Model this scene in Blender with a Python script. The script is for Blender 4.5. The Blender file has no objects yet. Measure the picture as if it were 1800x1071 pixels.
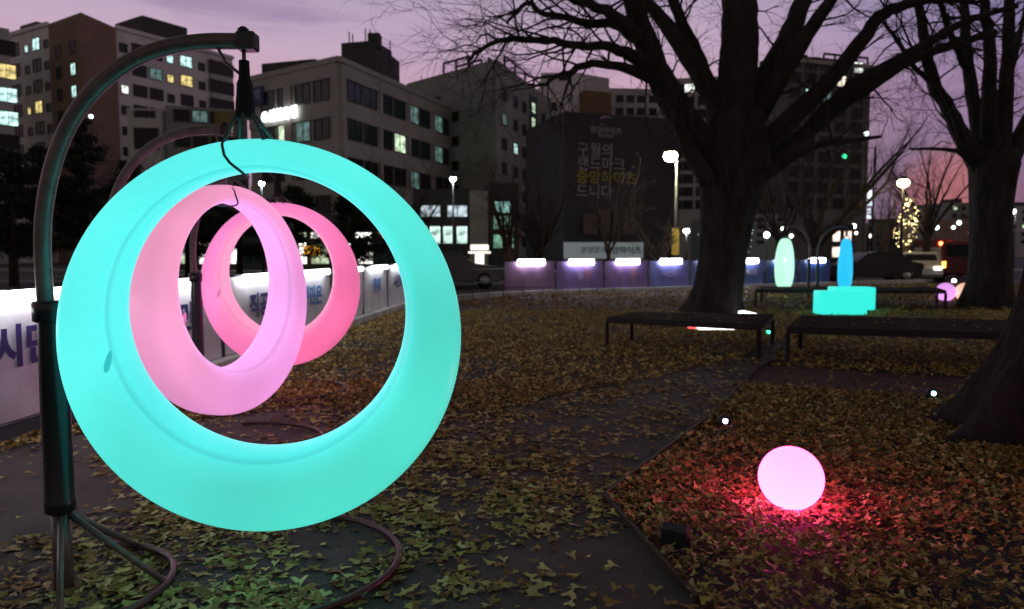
import bpy, math, random
import numpy as np
from mathutils import Vector, Matrix
random.seed(7)
RNG = np.random.default_rng(11)
SC = bpy.context.scene
COL = SC.collection
PI = math.pi

# ------------------------------------------------------------------ camera
F = 1250.0                       # focal length in photo pixels (1800 wide)
CAMH = 1.4
PITCH = math.radians(4.16)
cd = bpy.data.cameras.new('camera')
cam = bpy.data.objects.new('camera', cd)
COL.objects.link(cam)
cam.location = (0, 0, CAMH)
cam.rotation_euler = (PI/2 - PITCH, 0, 0)
cd.sensor_width = 36.0
cd.lens = 36.0*F/1800.0
cd.clip_start = 0.05
cd.clip_end = 2000
cd.dof.use_dof = True
cd.dof.focus_distance = 3.1
cd.dof.aperture_fstop = 2.6
SC.camera = cam

# ------------------------------------------------------------------ dusk sky
world = bpy.data.worlds.new('World')
SC.world = world
world.use_nodes = True
wt = world.node_tree
wt.nodes.clear()
def wn(t, **k):
    n = wt.nodes.new(t)
    for a, b in k.items(): setattr(n, a, b)
    return n
tc = wn('ShaderNodeTexCoord')
sep = wn('ShaderNodeSeparateXYZ')
wt.links.new(tc.outputs['Generated'], sep.inputs[0])
ramp = wn('ShaderNodeValToRGB')
wt.links.new(sep.outputs['Z'], ramp.inputs[0])
cr = ramp.color_ramp
stops = [(0.0, (0.24, 0.14, 0.17)), (0.07, (0.33, 0.21, 0.27)), (0.19, (0.58, 0.34, 0.42)), (0.26, (0.53, 0.38, 0.50)),
         (0.36, (0.37, 0.31, 0.44)), (0.55, (0.13, 0.12, 0.14)), (1.0, (0.06, 0.055, 0.05))]
cr.elements[0].position = stops[0][0]; cr.elements[0].color = (*stops[0][1], 1)
cr.elements[1].position = stops[-1][0]; cr.elements[1].color = (*stops[-1][1], 1)
for p, c in stops[1:-1]:
    e = cr.elements.new(p); e.color = (*c, 1)
def dirdot(v, lo, hi, power=1.0):
    v = Vector(v).normalized()
    d = wn('ShaderNodeVectorMath', operation='DOT_PRODUCT')
    nrm = wn('ShaderNodeVectorMath', operation='NORMALIZE')
    wt.links.new(tc.outputs['Generated'], nrm.inputs[0])
    wt.links.new(nrm.outputs[0], d.inputs[0]); d.inputs[1].default_value = v
    m = wn('ShaderNodeMapRange', interpolation_type='SMOOTHSTEP')
    wt.links.new(d.outputs['Value'], m.inputs['Value'])
    m.inputs['From Min'].default_value = lo; m.inputs['From Max'].default_value = hi
    return m.outputs['Result']
def mixc(fac, a, b, mode='MIX'):
    m = wn('ShaderNodeMix', data_type='RGBA', blend_type=mode)
    if isinstance(fac, float): m.inputs[0].default_value = fac
    else: wt.links.new(fac, m.inputs[0])
    for i, s in ((6, a), (7, b)):
        if isinstance(s, tuple): m.inputs[i].default_value = (*s, 1)
        else: wt.links.new(s, m.inputs[i])
    return m.outputs[2]
# the side away from the afterglow (to the right, east) is darker and bluer
dk = dirdot((0.75, 0.62, 0.2), 0.80, 1.0)
c1 = mixc(dk, ramp.outputs[0], (0.46, 0.52, 0.74), 'MULTIPLY')
# afterglow at the horizon between the far towers
gl = dirdot((0.525, 0.848, 0.066), 0.9970, 0.99995)
glm = wn('ShaderNodeMath', operation='MULTIPLY'); wt.links.new(gl, glm.inputs[0]); glm.inputs[1].default_value = 0.55
c2 = mixc(glm.outputs[0], c1, (0.58, 0.16, 0.12))
# thin streaky cloud
mp = wn('ShaderNodeMapping'); mp.inputs['Scale'].default_value = (1.6, 1.6, 9.0)
wt.links.new(tc.outputs['Generated'], mp.inputs[0])
nz = wn('ShaderNodeTexNoise'); nz.inputs['Scale'].default_value = 2.6; nz.inputs['Detail'].default_value = 6
nz.inputs['Roughness'].default_value = 0.55; nz.inputs['Distortion'].default_value = 0.5
wt.links.new(mp.outputs[0], nz.inputs[0])
mr = wn('ShaderNodeMapRange', interpolation_type='SMOOTHSTEP')
mr.inputs['From Min'].default_value = 0.46; mr.inputs['From Max'].default_value = 0.70
wt.links.new(nz.outputs['Fac'], mr.inputs['Value'])
c3 = mixc(mr.outputs['Result'], c2, (0.76, 0.72, 0.84), 'MULTIPLY')
# the sky behind the camera, away from the afterglow, is already darker
bk = dirdot((0.15, 0.98, 0.1), -0.75, 0.75)
c4 = mixc(bk, (0.50, 0.56, 0.42), (1.0, 1.0, 1.0))
c3 = mixc(1.0, c3, c4, 'MULTIPLY')
bg = wn('ShaderNodeBackground'); wt.links.new(c3, bg.inputs[0]); bg.inputs[1].default_value = 1.06
sky = wn('ShaderNodeTexSky', sky_type='NISHITA', sun_disc=False)
sky.sun_elevation = math.radians(-4.0); sky.sun_rotation = math.radians(34)
bg2 = wn('ShaderNodeBackground'); wt.links.new(sky.outputs[0], bg2.inputs[0]); bg2.inputs[1].default_value = 0.002
add = wn('ShaderNodeAddShader')
wt.links.new(bg.outputs[0], add.inputs[0]); wt.links.new(bg2.outputs[0], add.inputs[1])
wo = wn('ShaderNodeOutputWorld'); wt.links.new(add.outputs[0], wo.inputs[0])

SC.view_settings.view_transform = 'Standard'
SC.view_settings.look = 'None'
SC.view_settings.gamma = 1
SC.view_settings.exposure = 0.0
SC.view_settings.use_curve_mapping = False
SC.cycles.max_bounces = 5
SC.cycles.diffuse_bounces = 3
SC.cycles.transparent_max_bounces = 4
SC.cycles.sample_clamp_indirect = 4.0
SC.cycles.use_denoising = True

# ------------------------------------------------------------------ photo pixel <-> place
CP, SP = math.cos(PITCH), math.sin(PITCH)
def ray(px, py):
    cx = (px-900)/F; cy = (535.5-py)/F
    return Vector((cx, CP + cy*SP, -SP + cy*CP))
def P(px, py, Y):
    r = ray(px, py); return Vector((0, 0, CAMH)) + r*(Y/r.y)
def G(px, py, z=0.0):
    r = ray(px, py); return Vector((0, 0, CAMH)) + r*((z-CAMH)/r.z)
def proj(v):
    x, y, z = v[0], v[1], v[2]-CAMH
    d = y*CP - z*SP
    return 900 + F*x/d, 535.5 - F*(y*SP + z*CP)/d
def XY(px, Y):      # plan point
    p = P(px, 444, Y); return Vector((p.x, p.y))

# ------------------------------------------------------------------ materials
MATS = {}
def mat(name, col, rough=0.7, metal=0.0, var=0.25, scale=8.0, bump=0.0, bscale=40.0, emit=None, es=0.0, spec=0.5, coords='Object', col2=None, sss=0, stretch=None):
    if name in MATS: return MATS[name]
    m = bpy.data.materials.new(name); m.use_nodes = True
    t = m.node_tree; b = t.nodes['Principled BSDF']
    b.inputs['Roughness'].default_value = rough; b.inputs['Metallic'].default_value = metal
    b.inputs['Specular IOR Level'].default_value = spec
    b.inputs['Base Color'].default_value = (*col, 1)
    if var > 0 or bump > 0:
        c = t.nodes.new('ShaderNodeTexCoord')
        if var > 0:
            n = t.nodes.new('ShaderNodeTexNoise'); n.inputs['Scale'].default_value = scale; n.inputs['Detail'].default_value = 5
            src = c.outputs[coords]
            if stretch:
                mpn = t.nodes.new('ShaderNodeMapping'); mpn.inputs['Scale'].default_value = stretch; t.links.new(src, mpn.inputs[0]); src = mpn.outputs[0]
            n.inputs['Roughness'].default_value = 0.65
            t.links.new(src, n.inputs['Vector'])
            r = t.nodes.new('ShaderNodeValToRGB')
            r.color_ramp.elements[0].position = 0.32; r.color_ramp.elements[1].position = 0.68
            a = col2 if col2 else tuple(max(0, x*(1-var)) for x in col)
            d = col if col2 else tuple(min(1, x*(1+var)) for x in col)
            r.color_ramp.elements[0].color = (*a, 1); r.color_ramp.elements[1].color = (*d, 1)
            t.links.new(n.outputs['Fac'], r.inputs[0]); t.links.new(r.outputs[0], b.inputs['Base Color'])
        if bump > 0:
            n2 = t.nodes.new('ShaderNodeTexNoise'); n2.inputs['Scale'].default_value = bscale; n2.inputs['Detail'].default_value = 6
            t.links.new(src if (var > 0 and stretch) else c.outputs[coords], n2.inputs['Vector'])
            bp = t.nodes.new('ShaderNodeBump'); bp.inputs['Strength'].default_value = bump; bp.inputs['Distance'].default_value = 0.09 if stretch else 0.02
            t.links.new(n2.outputs['Fac'], bp.inputs['Height']); t.links.new(bp.outputs[0], b.inputs['Normal'])
    if emit:
        b.inputs['Emission Color'].default_value = (*emit, 1); b.inputs['Emission Strength'].default_value = es
    MATS[name] = m
    return m
def glow(name, col, s): return mat(name, (0.5, 0.5, 0.5), 0.5, var=0, emit=col, es=s)
def base_lit(m, lo, hi, z0, z1):
    if 'bl' in m: return m
    t = m.node_tree; b = t.nodes['Principled BSDF']; e = b.inputs['Emission Strength'].default_value
    c = t.nodes.new('ShaderNodeTexCoord'); sp = t.nodes.new('ShaderNodeSeparateXYZ'); t.links.new(c.outputs['Object'], sp.inputs[0])
    r = t.nodes.new('ShaderNodeMapRange'); t.links.new(sp.outputs[2], r.inputs['Value'])
    for k, v in zip(('From Min', 'From Max', 'To Min', 'To Max'), (z0, z1, hi*e, lo*e)): r.inputs[k].default_value = v
    t.links.new(r.outputs[0], b.inputs['Emission Strength']); m['bl'] = 1
    return m
def lampshell(name, base, emit, es, emit2=None, emit3=None):
    """moulded translucent polyethylene lit from inside"""
    m = mat(name, base, 0.42, var=0, emit=emit, es=es)
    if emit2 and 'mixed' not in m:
        # shape shading painted into the LED emission: inner wall, rim, side; mould seam darker
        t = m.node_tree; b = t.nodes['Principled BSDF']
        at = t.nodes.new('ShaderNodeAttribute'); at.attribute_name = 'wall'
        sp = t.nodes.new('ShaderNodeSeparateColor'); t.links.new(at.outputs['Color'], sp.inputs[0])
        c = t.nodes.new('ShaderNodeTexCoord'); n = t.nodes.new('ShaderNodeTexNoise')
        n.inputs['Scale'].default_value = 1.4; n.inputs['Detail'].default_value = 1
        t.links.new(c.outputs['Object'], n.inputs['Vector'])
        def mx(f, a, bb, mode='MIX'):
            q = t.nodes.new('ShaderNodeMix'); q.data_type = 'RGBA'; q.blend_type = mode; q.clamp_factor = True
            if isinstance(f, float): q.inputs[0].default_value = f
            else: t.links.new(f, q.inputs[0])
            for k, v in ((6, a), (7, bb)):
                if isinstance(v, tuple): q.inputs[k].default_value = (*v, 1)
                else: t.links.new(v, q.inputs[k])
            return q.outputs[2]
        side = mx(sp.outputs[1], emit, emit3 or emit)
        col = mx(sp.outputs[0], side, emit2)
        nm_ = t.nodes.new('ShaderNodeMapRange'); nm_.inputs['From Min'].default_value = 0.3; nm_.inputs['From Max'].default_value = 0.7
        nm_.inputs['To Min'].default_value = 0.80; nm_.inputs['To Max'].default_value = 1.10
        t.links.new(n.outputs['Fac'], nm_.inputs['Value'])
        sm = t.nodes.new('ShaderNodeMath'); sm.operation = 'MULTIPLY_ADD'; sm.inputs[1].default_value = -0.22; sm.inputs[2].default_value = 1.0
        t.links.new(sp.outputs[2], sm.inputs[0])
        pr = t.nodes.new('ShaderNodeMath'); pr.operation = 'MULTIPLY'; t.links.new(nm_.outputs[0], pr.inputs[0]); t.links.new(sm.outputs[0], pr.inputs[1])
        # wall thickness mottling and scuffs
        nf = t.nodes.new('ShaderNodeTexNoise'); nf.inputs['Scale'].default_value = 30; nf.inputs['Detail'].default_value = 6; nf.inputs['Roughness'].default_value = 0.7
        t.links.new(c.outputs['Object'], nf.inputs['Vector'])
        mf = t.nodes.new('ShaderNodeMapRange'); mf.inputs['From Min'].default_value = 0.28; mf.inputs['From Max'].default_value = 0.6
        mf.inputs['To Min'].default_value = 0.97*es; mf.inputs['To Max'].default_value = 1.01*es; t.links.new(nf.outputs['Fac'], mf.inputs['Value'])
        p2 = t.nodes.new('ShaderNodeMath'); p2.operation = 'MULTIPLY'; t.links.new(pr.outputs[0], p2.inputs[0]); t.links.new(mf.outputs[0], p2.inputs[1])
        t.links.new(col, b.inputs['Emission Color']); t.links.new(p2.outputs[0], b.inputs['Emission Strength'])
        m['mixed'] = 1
    return m

M_steel = mat('dark_powder_coated_steel', (0.15, 0.115, 0.105), 0.35, 0.15, var=0.3, scale=14, bump=0.1, bscale=60)
M_brown = mat('red_brown_painted_steel', (0.09, 0.045, 0.04), 0.35, 0.3, var=0.3, scale=14)
M_black = mat('black_rubber_foam', (0.012, 0.013, 0.015), 0.30, var=0.2, scale=20, bump=0.03, bscale=90)
M_cloth = mat('black_cloth', (0.01, 0.01, 0.011), 0.9, var=0.3, bump=0.5, bscale=60)
M_strap = mat('grey_strap', (0.10, 0.12, 0.12), 0.7)
M_conc = mat('concrete_kerb', (0.66, 0.66, 0.62), 0.8, var=0.2, scale=3, bump=0.3)
M_banner = mat('white_vinyl_banner', (0.74, 0.74, 0.77), 0.5, var=0.10, scale=3, bump=0.4, bscale=5)
M_navy = mat('navy_print', (0.03, 0.03, 0.16), 0.5, var=0)
M_blue = mat('blue_print', (0.06, 0.22, 0.62), 0.5, var=0)
M_pframe = mat('barrier_frame_steel', (0.12, 0.12, 0.13), 0.4, 0.7, var=0.2)
M_darkgrey = mat('dark_grey_housing', (0.03, 0.03, 0.035), 0.5, var=0.2)
M_bark = mat('zelkova_bark', (0.034, 0.028, 0.022), 0.92, var=0.6, scale=5, bump=1.0, bscale=9, stretch=(1, 1, 0.3))
M_bark2 = mat('dark_bark', (0.045, 0.036, 0.03), 0.95, var=0.5, scale=6, bump=0.8, bscale=14)
M_bark3 = mat('pale_bark', (0.20, 0.16, 0.10), 0.9, var=0.4, scale=6)
M_pine = mat('dark_conifer_needles', (0.022, 0.035, 0.022), 0.9, var=0.5, scale=3)
M_bulb_w = glow('lamp_warm_white', (1.0, 0.95, 0.72), 14)

# ------------------------------------------------------------------ mesh builder
class MB:
    def __init__(s): s.v = []; s.f = []; s.mi = []; s.sm = []
    def add(s, vs, fs, mi=0, smooth=False):
        o = len(s.v); s.v.extend([tuple(v) for v in vs])
        for f in fs: s.f.append(tuple(i+o for i in f)); s.mi.append(mi); s.sm.append(smooth)
    def box(s, c, d, mi=0, rz=0.0, bev=0.0):
        x, y, z = d[0]/2, d[1]/2, d[2]/2
        ca, sa = math.cos(rz), math.sin(rz)
        if bev <= 0:
            vs = [(i*x, j*y, k*z) for k in (-1, 1) for j in (-1, 1) for i in (-1, 1)]
            fs = [(0,2,3,1), (4,5,7,6), (0,1,5,4), (2,6,7,3), (0,4,6,2), (1,3,7,5)]
        else:
            bx, by, bz = x-bev, y-bev, z-bev
            vs = []
            for (zz, e) in ((-z, 0), (-bz, 1), (bz, 1), (z, 0)):
                xx = x if e else bx; yy = y if e else by
                vs += [(bx, -yy, zz), (xx, -by, zz), (xx, by, zz), (bx, yy, zz), (-bx, yy, zz), (-xx, by, zz), (-xx, -by, zz), (-bx, -yy, zz)]
            fs = [tuple(range(7, -1, -1)), tuple(range(24, 32))]
            for l in range(3):
                for i in range(8):
                    j = (i+1) % 8; fs.append((l*8+i, l*8+j, l*8+8+j, l*8+8+i))
        s.add([(c[0]+a*ca-b*sa, c[1]+a*sa+b*ca, c[2]+d_) for a, b, d_ in vs], fs, mi)
    def tube(s, pts, rad, n=10, mi=0, smooth=True, cap=True, closed=False):
        pts = [Vector(p) for p in pts]
        if not hasattr(rad, '__len__'): rad = [rad]*len(pts)
        m = len(pts); vs = []; up = None
        for i, p in enumerate(pts):
            if closed: t = pts[(i+1) % m]-pts[i-1]
            else: t = (pts[min(i+1, m-1)]-pts[max(i-1, 0)])
            if t.length < 1e-9: t = Vector((0, 0, 1))
            t.normalize()
            if up is None:
                up = Vector((0, 0, 1)) if abs(t.z) < 0.9 else Vector((0, 1, 0))
            a = up - t*up.dot(t)
            if a.length < 1e-4: a = t.orthogonal()
            a.normalize(); b = t.cross(a); up = a
            r = rad[i]
            for k in range(n):
                an = 2*PI*k/n
                vs.append(p + a*(r*math.cos(an)) + b*(r*math.sin(an)))
        fs = []
        for i in range(m if closed else m-1):
            j = (i+1) % m
            for k in range(n):
                l = (k+1) % n
                fs.append((i*n+k, i*n+l, j*n+l, j*n+k))
        if cap and not closed:
            fs.append(tuple(range(n-1, -1, -1))); fs.append(tuple((m-1)*n+k for k in range(n)))
        s.add(vs, fs, mi, smooth)
    def lathe(s, prof, c=(0, 0, 0), n=20, mi=0, smooth=True):
        vs = []
        for r, z in prof:
            for k in range(n):
                a = 2*PI*k/n; vs.append((c[0]+r*math.cos(a), c[1]+r*math.sin(a), c[2]+z))
        fs = []
        for i in range(len(prof)-1):
            for k in range(n):
                l = (k+1) % n; fs.append((i*n+k, i*n+l, (i+1)*n+l, (i+1)*n+k))
        fs.append(tuple(range(n-1, -1, -1))); fs.append(tuple((len(prof)-1)*n+k for k in range(n)))
        s.add(vs, fs, mi, smooth)
    def sphere(s, c, r, nu=16, nv=10, mi=0, sq=(1, 1, 1)):
        prof = []
        vs = []; fs = []
        for j in range(nv+1):
            th = PI*j/nv
            for i in range(nu):
                a = 2*PI*i/nu
                vs.append((c[0]+r*sq[0]*math.sin(th)*math.cos(a), c[1]+r*sq[1]*math.sin(th)*math.sin(a), c[2]+r*sq[2]*math.cos(th)))
        for j in range(nv):
            for i in range(nu):
                k = (i+1) % nu
                fs.append((j*nu+i, (j+1)*nu+i, (j+1)*nu+k, j*nu+k))
        s.add(vs, fs, mi, True)
    def prism(s, plan, z0, z1, mi=0):
        n = len(plan)
        a = sum(plan[i][0]*plan[(i+1) % n][1]-plan[(i+1) % n][0]*plan[i][1] for i in range(n))
        if a < 0: plan = list(reversed(plan))
        vs = [(p[0], p[1], z0) for p in plan]+[(p[0], p[1], z1) for p in plan]
        fs = [tuple(range(n-1, -1, -1)), tuple(range(n, 2*n))]
        for i in range(n):
            j = (i+1) % n; fs.append((i, j, n+j, n+i))
        s.add(vs, fs, mi)
    def mesh(s, name, mats, off=(0, 0, 0)):
        me = bpy.data.meshes.new(name)
        if off != (0, 0, 0):
            o = off; s.v = [(a-o[0], b-o[1], c-o[2]) for a, b, c in s.v]
        me.from_pydata(s.v, [], s.f)
        for m in (mats if isinstance(mats, (list, tuple)) else [mats]): me.materials.append(m)
        me.polygons.foreach_set('material_index', s.mi)
        me.polygons.foreach_set('use_smooth', s.sm)
        me.update()
        return me
def link(name, me, parent=None, loc=None, rz=0.0):
    o = bpy.data.objects.new(name, me); COL.objects.link(o)
    if parent is not None: o.parent = parent
    if loc is not None: o.location = loc
    if rz: o.rotation_euler = (0, 0, rz)
    return o
def part(name, mb, mats, parent, label=None):     # vertices given in the thing's own space
    o = link(name, mb.mesh(name, mats), parent)
    if label: o['label'] = label
    return o
def wpart(name, mb, mats, parent, label=None, kind=None):     # vertices given in world space
    o = link(name, mb.mesh(name, mats, tuple(parent.location)), parent)
    if label: o['label'] = label
    if kind: o['kind'] = kind
    return o
def thing(name, label, cat, loc=(0, 0, 0), rz=0.0, group=None):
    o = bpy.data.objects.new(name, None); COL.objects.link(o)
    o.location = loc; o.rotation_euler = (0, 0, rz); o.empty_display_size = 0.2
    o['label'] = label; o['category'] = cat
    if group: o['group'] = group
    return o
def tagm(o, label, cat, group=None, kind=None):
    if label: o['label'] = label
    if cat: o['category'] = cat
    if group: o['group'] = group
    if kind: o['kind'] = kind
    return o
def struct(name, mb, mats):
    o = link(name, mb.mesh(name, mats)); o['kind'] = 'structure'; return o
def dup(root, loc, rz, label):
    r = root.copy(); COL.objects.link(r); r.location = loc; r.rotation_euler = (0, 0, rz); r['label'] = label
    for ch in list(root.children):
        c = ch.copy(); COL.objects.link(c); c.parent = r
        for g in ch.children:
            d = g.copy(); COL.objects.link(d); d.parent = c
    return r
def text_mesh(body, size, m, extrude=0.003, bold=0.0, align='CENTER'):
    c = bpy.data.curves.new('lettering', 'FONT'); c.body = body; c.size = size; c.extrude = extrude
    c.align_x = align; c.align_y = 'CENTER'; c.offset = bold; c.resolution_u = 3
    o = bpy.data.objects.new('lettering_source', c); COL.objects.link(o)
    dg = bpy.context.evaluated_depsgraph_get(); dg.update()
    me = bpy.data.meshes.new_from_object(o.evaluated_get(dg))
    bpy.data.objects.remove(o); bpy.data.curves.remove(c)
    me.materials.clear(); me.materials.append(m); me.name = 'lettering'
    return me

# ------------------------------------------------------------------ ground
LAWN = mat('leaf_strewn_lawn', (0.16, 0.085, 0.025), 0.95, var=0.5, scale=9, bump=1.0, bscale=30, col2=(0.035, 0.028, 0.015))
PAVE = mat('dark_park_paving', (0.085, 0.066, 0.062), 0.75, var=0.3, scale=2.5, bump=0.5, bscale=120)
STRIP = mat('reddish_soil_path', (0.10, 0.05, 0.042), 0.9, var=0.4, scale=4, bump=0.7, bscale=40)
ROAD = mat('asphalt', (0.05, 0.05, 0.052), 0.8, var=0.3, scale=1.5, bump=0.3, bscale=60)
WALKM = mat('pavement_blocks', (0.22, 0.21, 0.20), 0.8, var=0.25, scale=2)

b = MB(); b.add([(-900, -60, -0.02), (900, -60, -0.02), (900, 1200, -0.02), (-900, 1200, -0.02)], [(0, 1, 2, 3)])
struct('ground', b, ROAD)
# park lawn as a gently bumpy sheet
def lawn_z(x, y):
    return 0.012*math.sin(x*1.3+y*0.7)+0.010*math.sin(y*1.9-x*0.8)-0.012
b = MB()
nx, ny = 110, 90
xs = [-14+52*i/nx for i in range(nx+1)]; ys = [-4+36*j/ny for j in range(ny+1)]
A0 = G(0, 785); A1 = G(690, 548)
def left_line_x(y): return A0.x+(A1.x-A0.x)*(y-A0.y)/(A1.y-A0.y)
RB0 = Vector((XY(885, 23.2).x, 23.2)); RB1 = Vector((XY(1450, 30.5).x, 30.5))
def right_line_y(x): return RB0.y+(RB1.y-RB0.y)*(x-RB0.x)/(RB1.x-RB0.x)
grid = {}
for j, y in enumerate(ys):
    for i, x in enumerate(xs):
        grid[i, j] = len(b.v); b.v.append((x, y, lawn_z(x, y)))
for j in range(ny):
    for i in range(nx):
        cx = (xs[i]+xs[i+1])/2; cy = (ys[j]+ys[j+1])/2
        if cx < left_line_x(cy)-0.1: continue
        if cy > right_line_y(cx)-0.25: continue
        b.f.append((grid[i, j], grid[i+1, j], grid[i+1, j+1], grid[i, j+1])); b.mi.append(0); b.sm.append(True)
struct('lawn', b, LAWN)

def gp(l): return [tuple(G(*p).xy) for p in l]
path_poly = [(-5.2, -3.5)] + [tuple(Vector((left_line_x(0)+0.05, 0)).xy)] + gp([(0, 800), (120, 770), (300, 750), (540, 715), (700, 738), (870, 728), (1010, 690), (1150, 668), (1310, 628), (1362, 600), (1385, 606), (1352, 640), (1330, 655), (1250, 737), (1062, 882), (1225, 1068)]) + [(1.35, 1.4), (2.1, -3.5)]
b = MB(); b.add([(x, y, 0.014) for x, y in path_poly], [tuple(range(len(path_poly)))])
me = b.mesh('path', PAVE)
o = link('path', me); o['kind'] = 'structure'
strip_poly = gp([(1318, 643), (1500, 655), (1740, 672), (1735, 708), (1500, 692), (1312, 680)])
b = MB(); b.add([(x, y, 0.018) for x, y in strip_poly], [tuple(range(len(strip_poly)))])
struct('soil_path', b, STRIP)
# steel edging of the planting bed
b = MB()
for pa, pb in (((1352, 640), (1330, 655)), ((1330, 655), (1250, 737)), ((1250, 737), (1062, 882)), ((1062, 882), (1225, 1068))):
    p, q = G(*pa), G(*pb); d = (q-p); c = (p+q)/2
    b.box((c.x, c.y, 0.02), (d.length, 0.02, 0.06), rz=math.atan2(d.y, d.x))
struct('bed_edging', b, mat('edging_steel', (0.06, 0.04, 0.03), 0.6, 0.4))
# pale kerb behind the barriers
b = MB()
kp = [(left_line_x(y)+0.06, y) for y in (8.0, 14.0, 17.0, 19.5)] + [(XY(885, 22.9).x-0.1, 22.9)] + [(x, right_line_y(x)-0.12) for x in (1.5, 4.0, 8.0, 14.0, 20.0)]
for (x0, y0), (x1, y1) in zip(kp[:-1], kp[1:]):
    L = math.hypot(x1-x0, y1-y0); nseg = max(1, int(L/1.0))
    for k in range(nseg):
        t0, t1 = k/nseg, (k+1)/nseg
        xa, ya, xb, yb = x0+(x1-x0)*t0, y0+(y1-y0)*t0, x0+(x1-x0)*t1, y0+(y1-y0)*t1
        b.box(((xa+xb)/2, (ya+yb)/2, 0.065), (L/nseg-0.012, 0.16, 0.17), rz=math.atan2(y1-y0, x1-x0), bev=0.01)
struct('kerb', b, M_conc)
b = MB(); b.add([(-40, 33.5, 0.0), (60, 33.5, 0.0), (60, 36.5, 0.0), (-40, 36.5, 0.0)], [(0, 1, 2, 3)]); struct('pavement', b, WALKM)
b = MB()
for k in range(20): b.box((-38+5*k, 43.0, -0.012), (2.6, 0.15, 0.006))
struct('road_marking', b, mat('road_paint', (0.7, 0.7, 0.65), 0.6))
b = MB(); b.box((5, 54.5, 0.05), (150, 9, 0.14)); struct('far_pavement', b, WALKM)

# ------------------------------------------------------------------ fallen leaves
def inpoly(x, y, poly):
    c = np.zeros(x.shape, bool); n = len(poly); j = n-1
    for i in range(n):
        xi, yi = poly[i]; xj, yj = poly[j]
        t = ((yi > y) != (yj > y)) & (x < (xj-xi)*(y-yi)/(yj-yi+1e-12)+xi)
        c ^= t; j = i
    return c
def vnoise(x, y, s, seed):
    r = np.random.default_rng(seed).random((64, 64))
    X = x*s+100; Y = y*s+100
    xi = np.floor(X).astype(int); yi = np.floor(Y).astype(int); fx = X-xi; fy = Y-yi
    fx = fx*fx*(3-2*fx); fy = fy*fy*(3-2*fy)
    g = lambda a, b_: r[a % 64, b_ % 64]
    return (g(xi, yi)*(1-fx)+g(xi+1, yi)*fx)*(1-fy)+(g(xi, yi+1)*(1-fx)+g(xi+1, yi+1)*fx)*fy
bed = gp([(1330, 690), (1250, 737), (1062, 882), (1225, 1068)]) + [(1.35, 1.4), (2.1, -3.5), (8, -3.5), (9, 6)]
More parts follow.
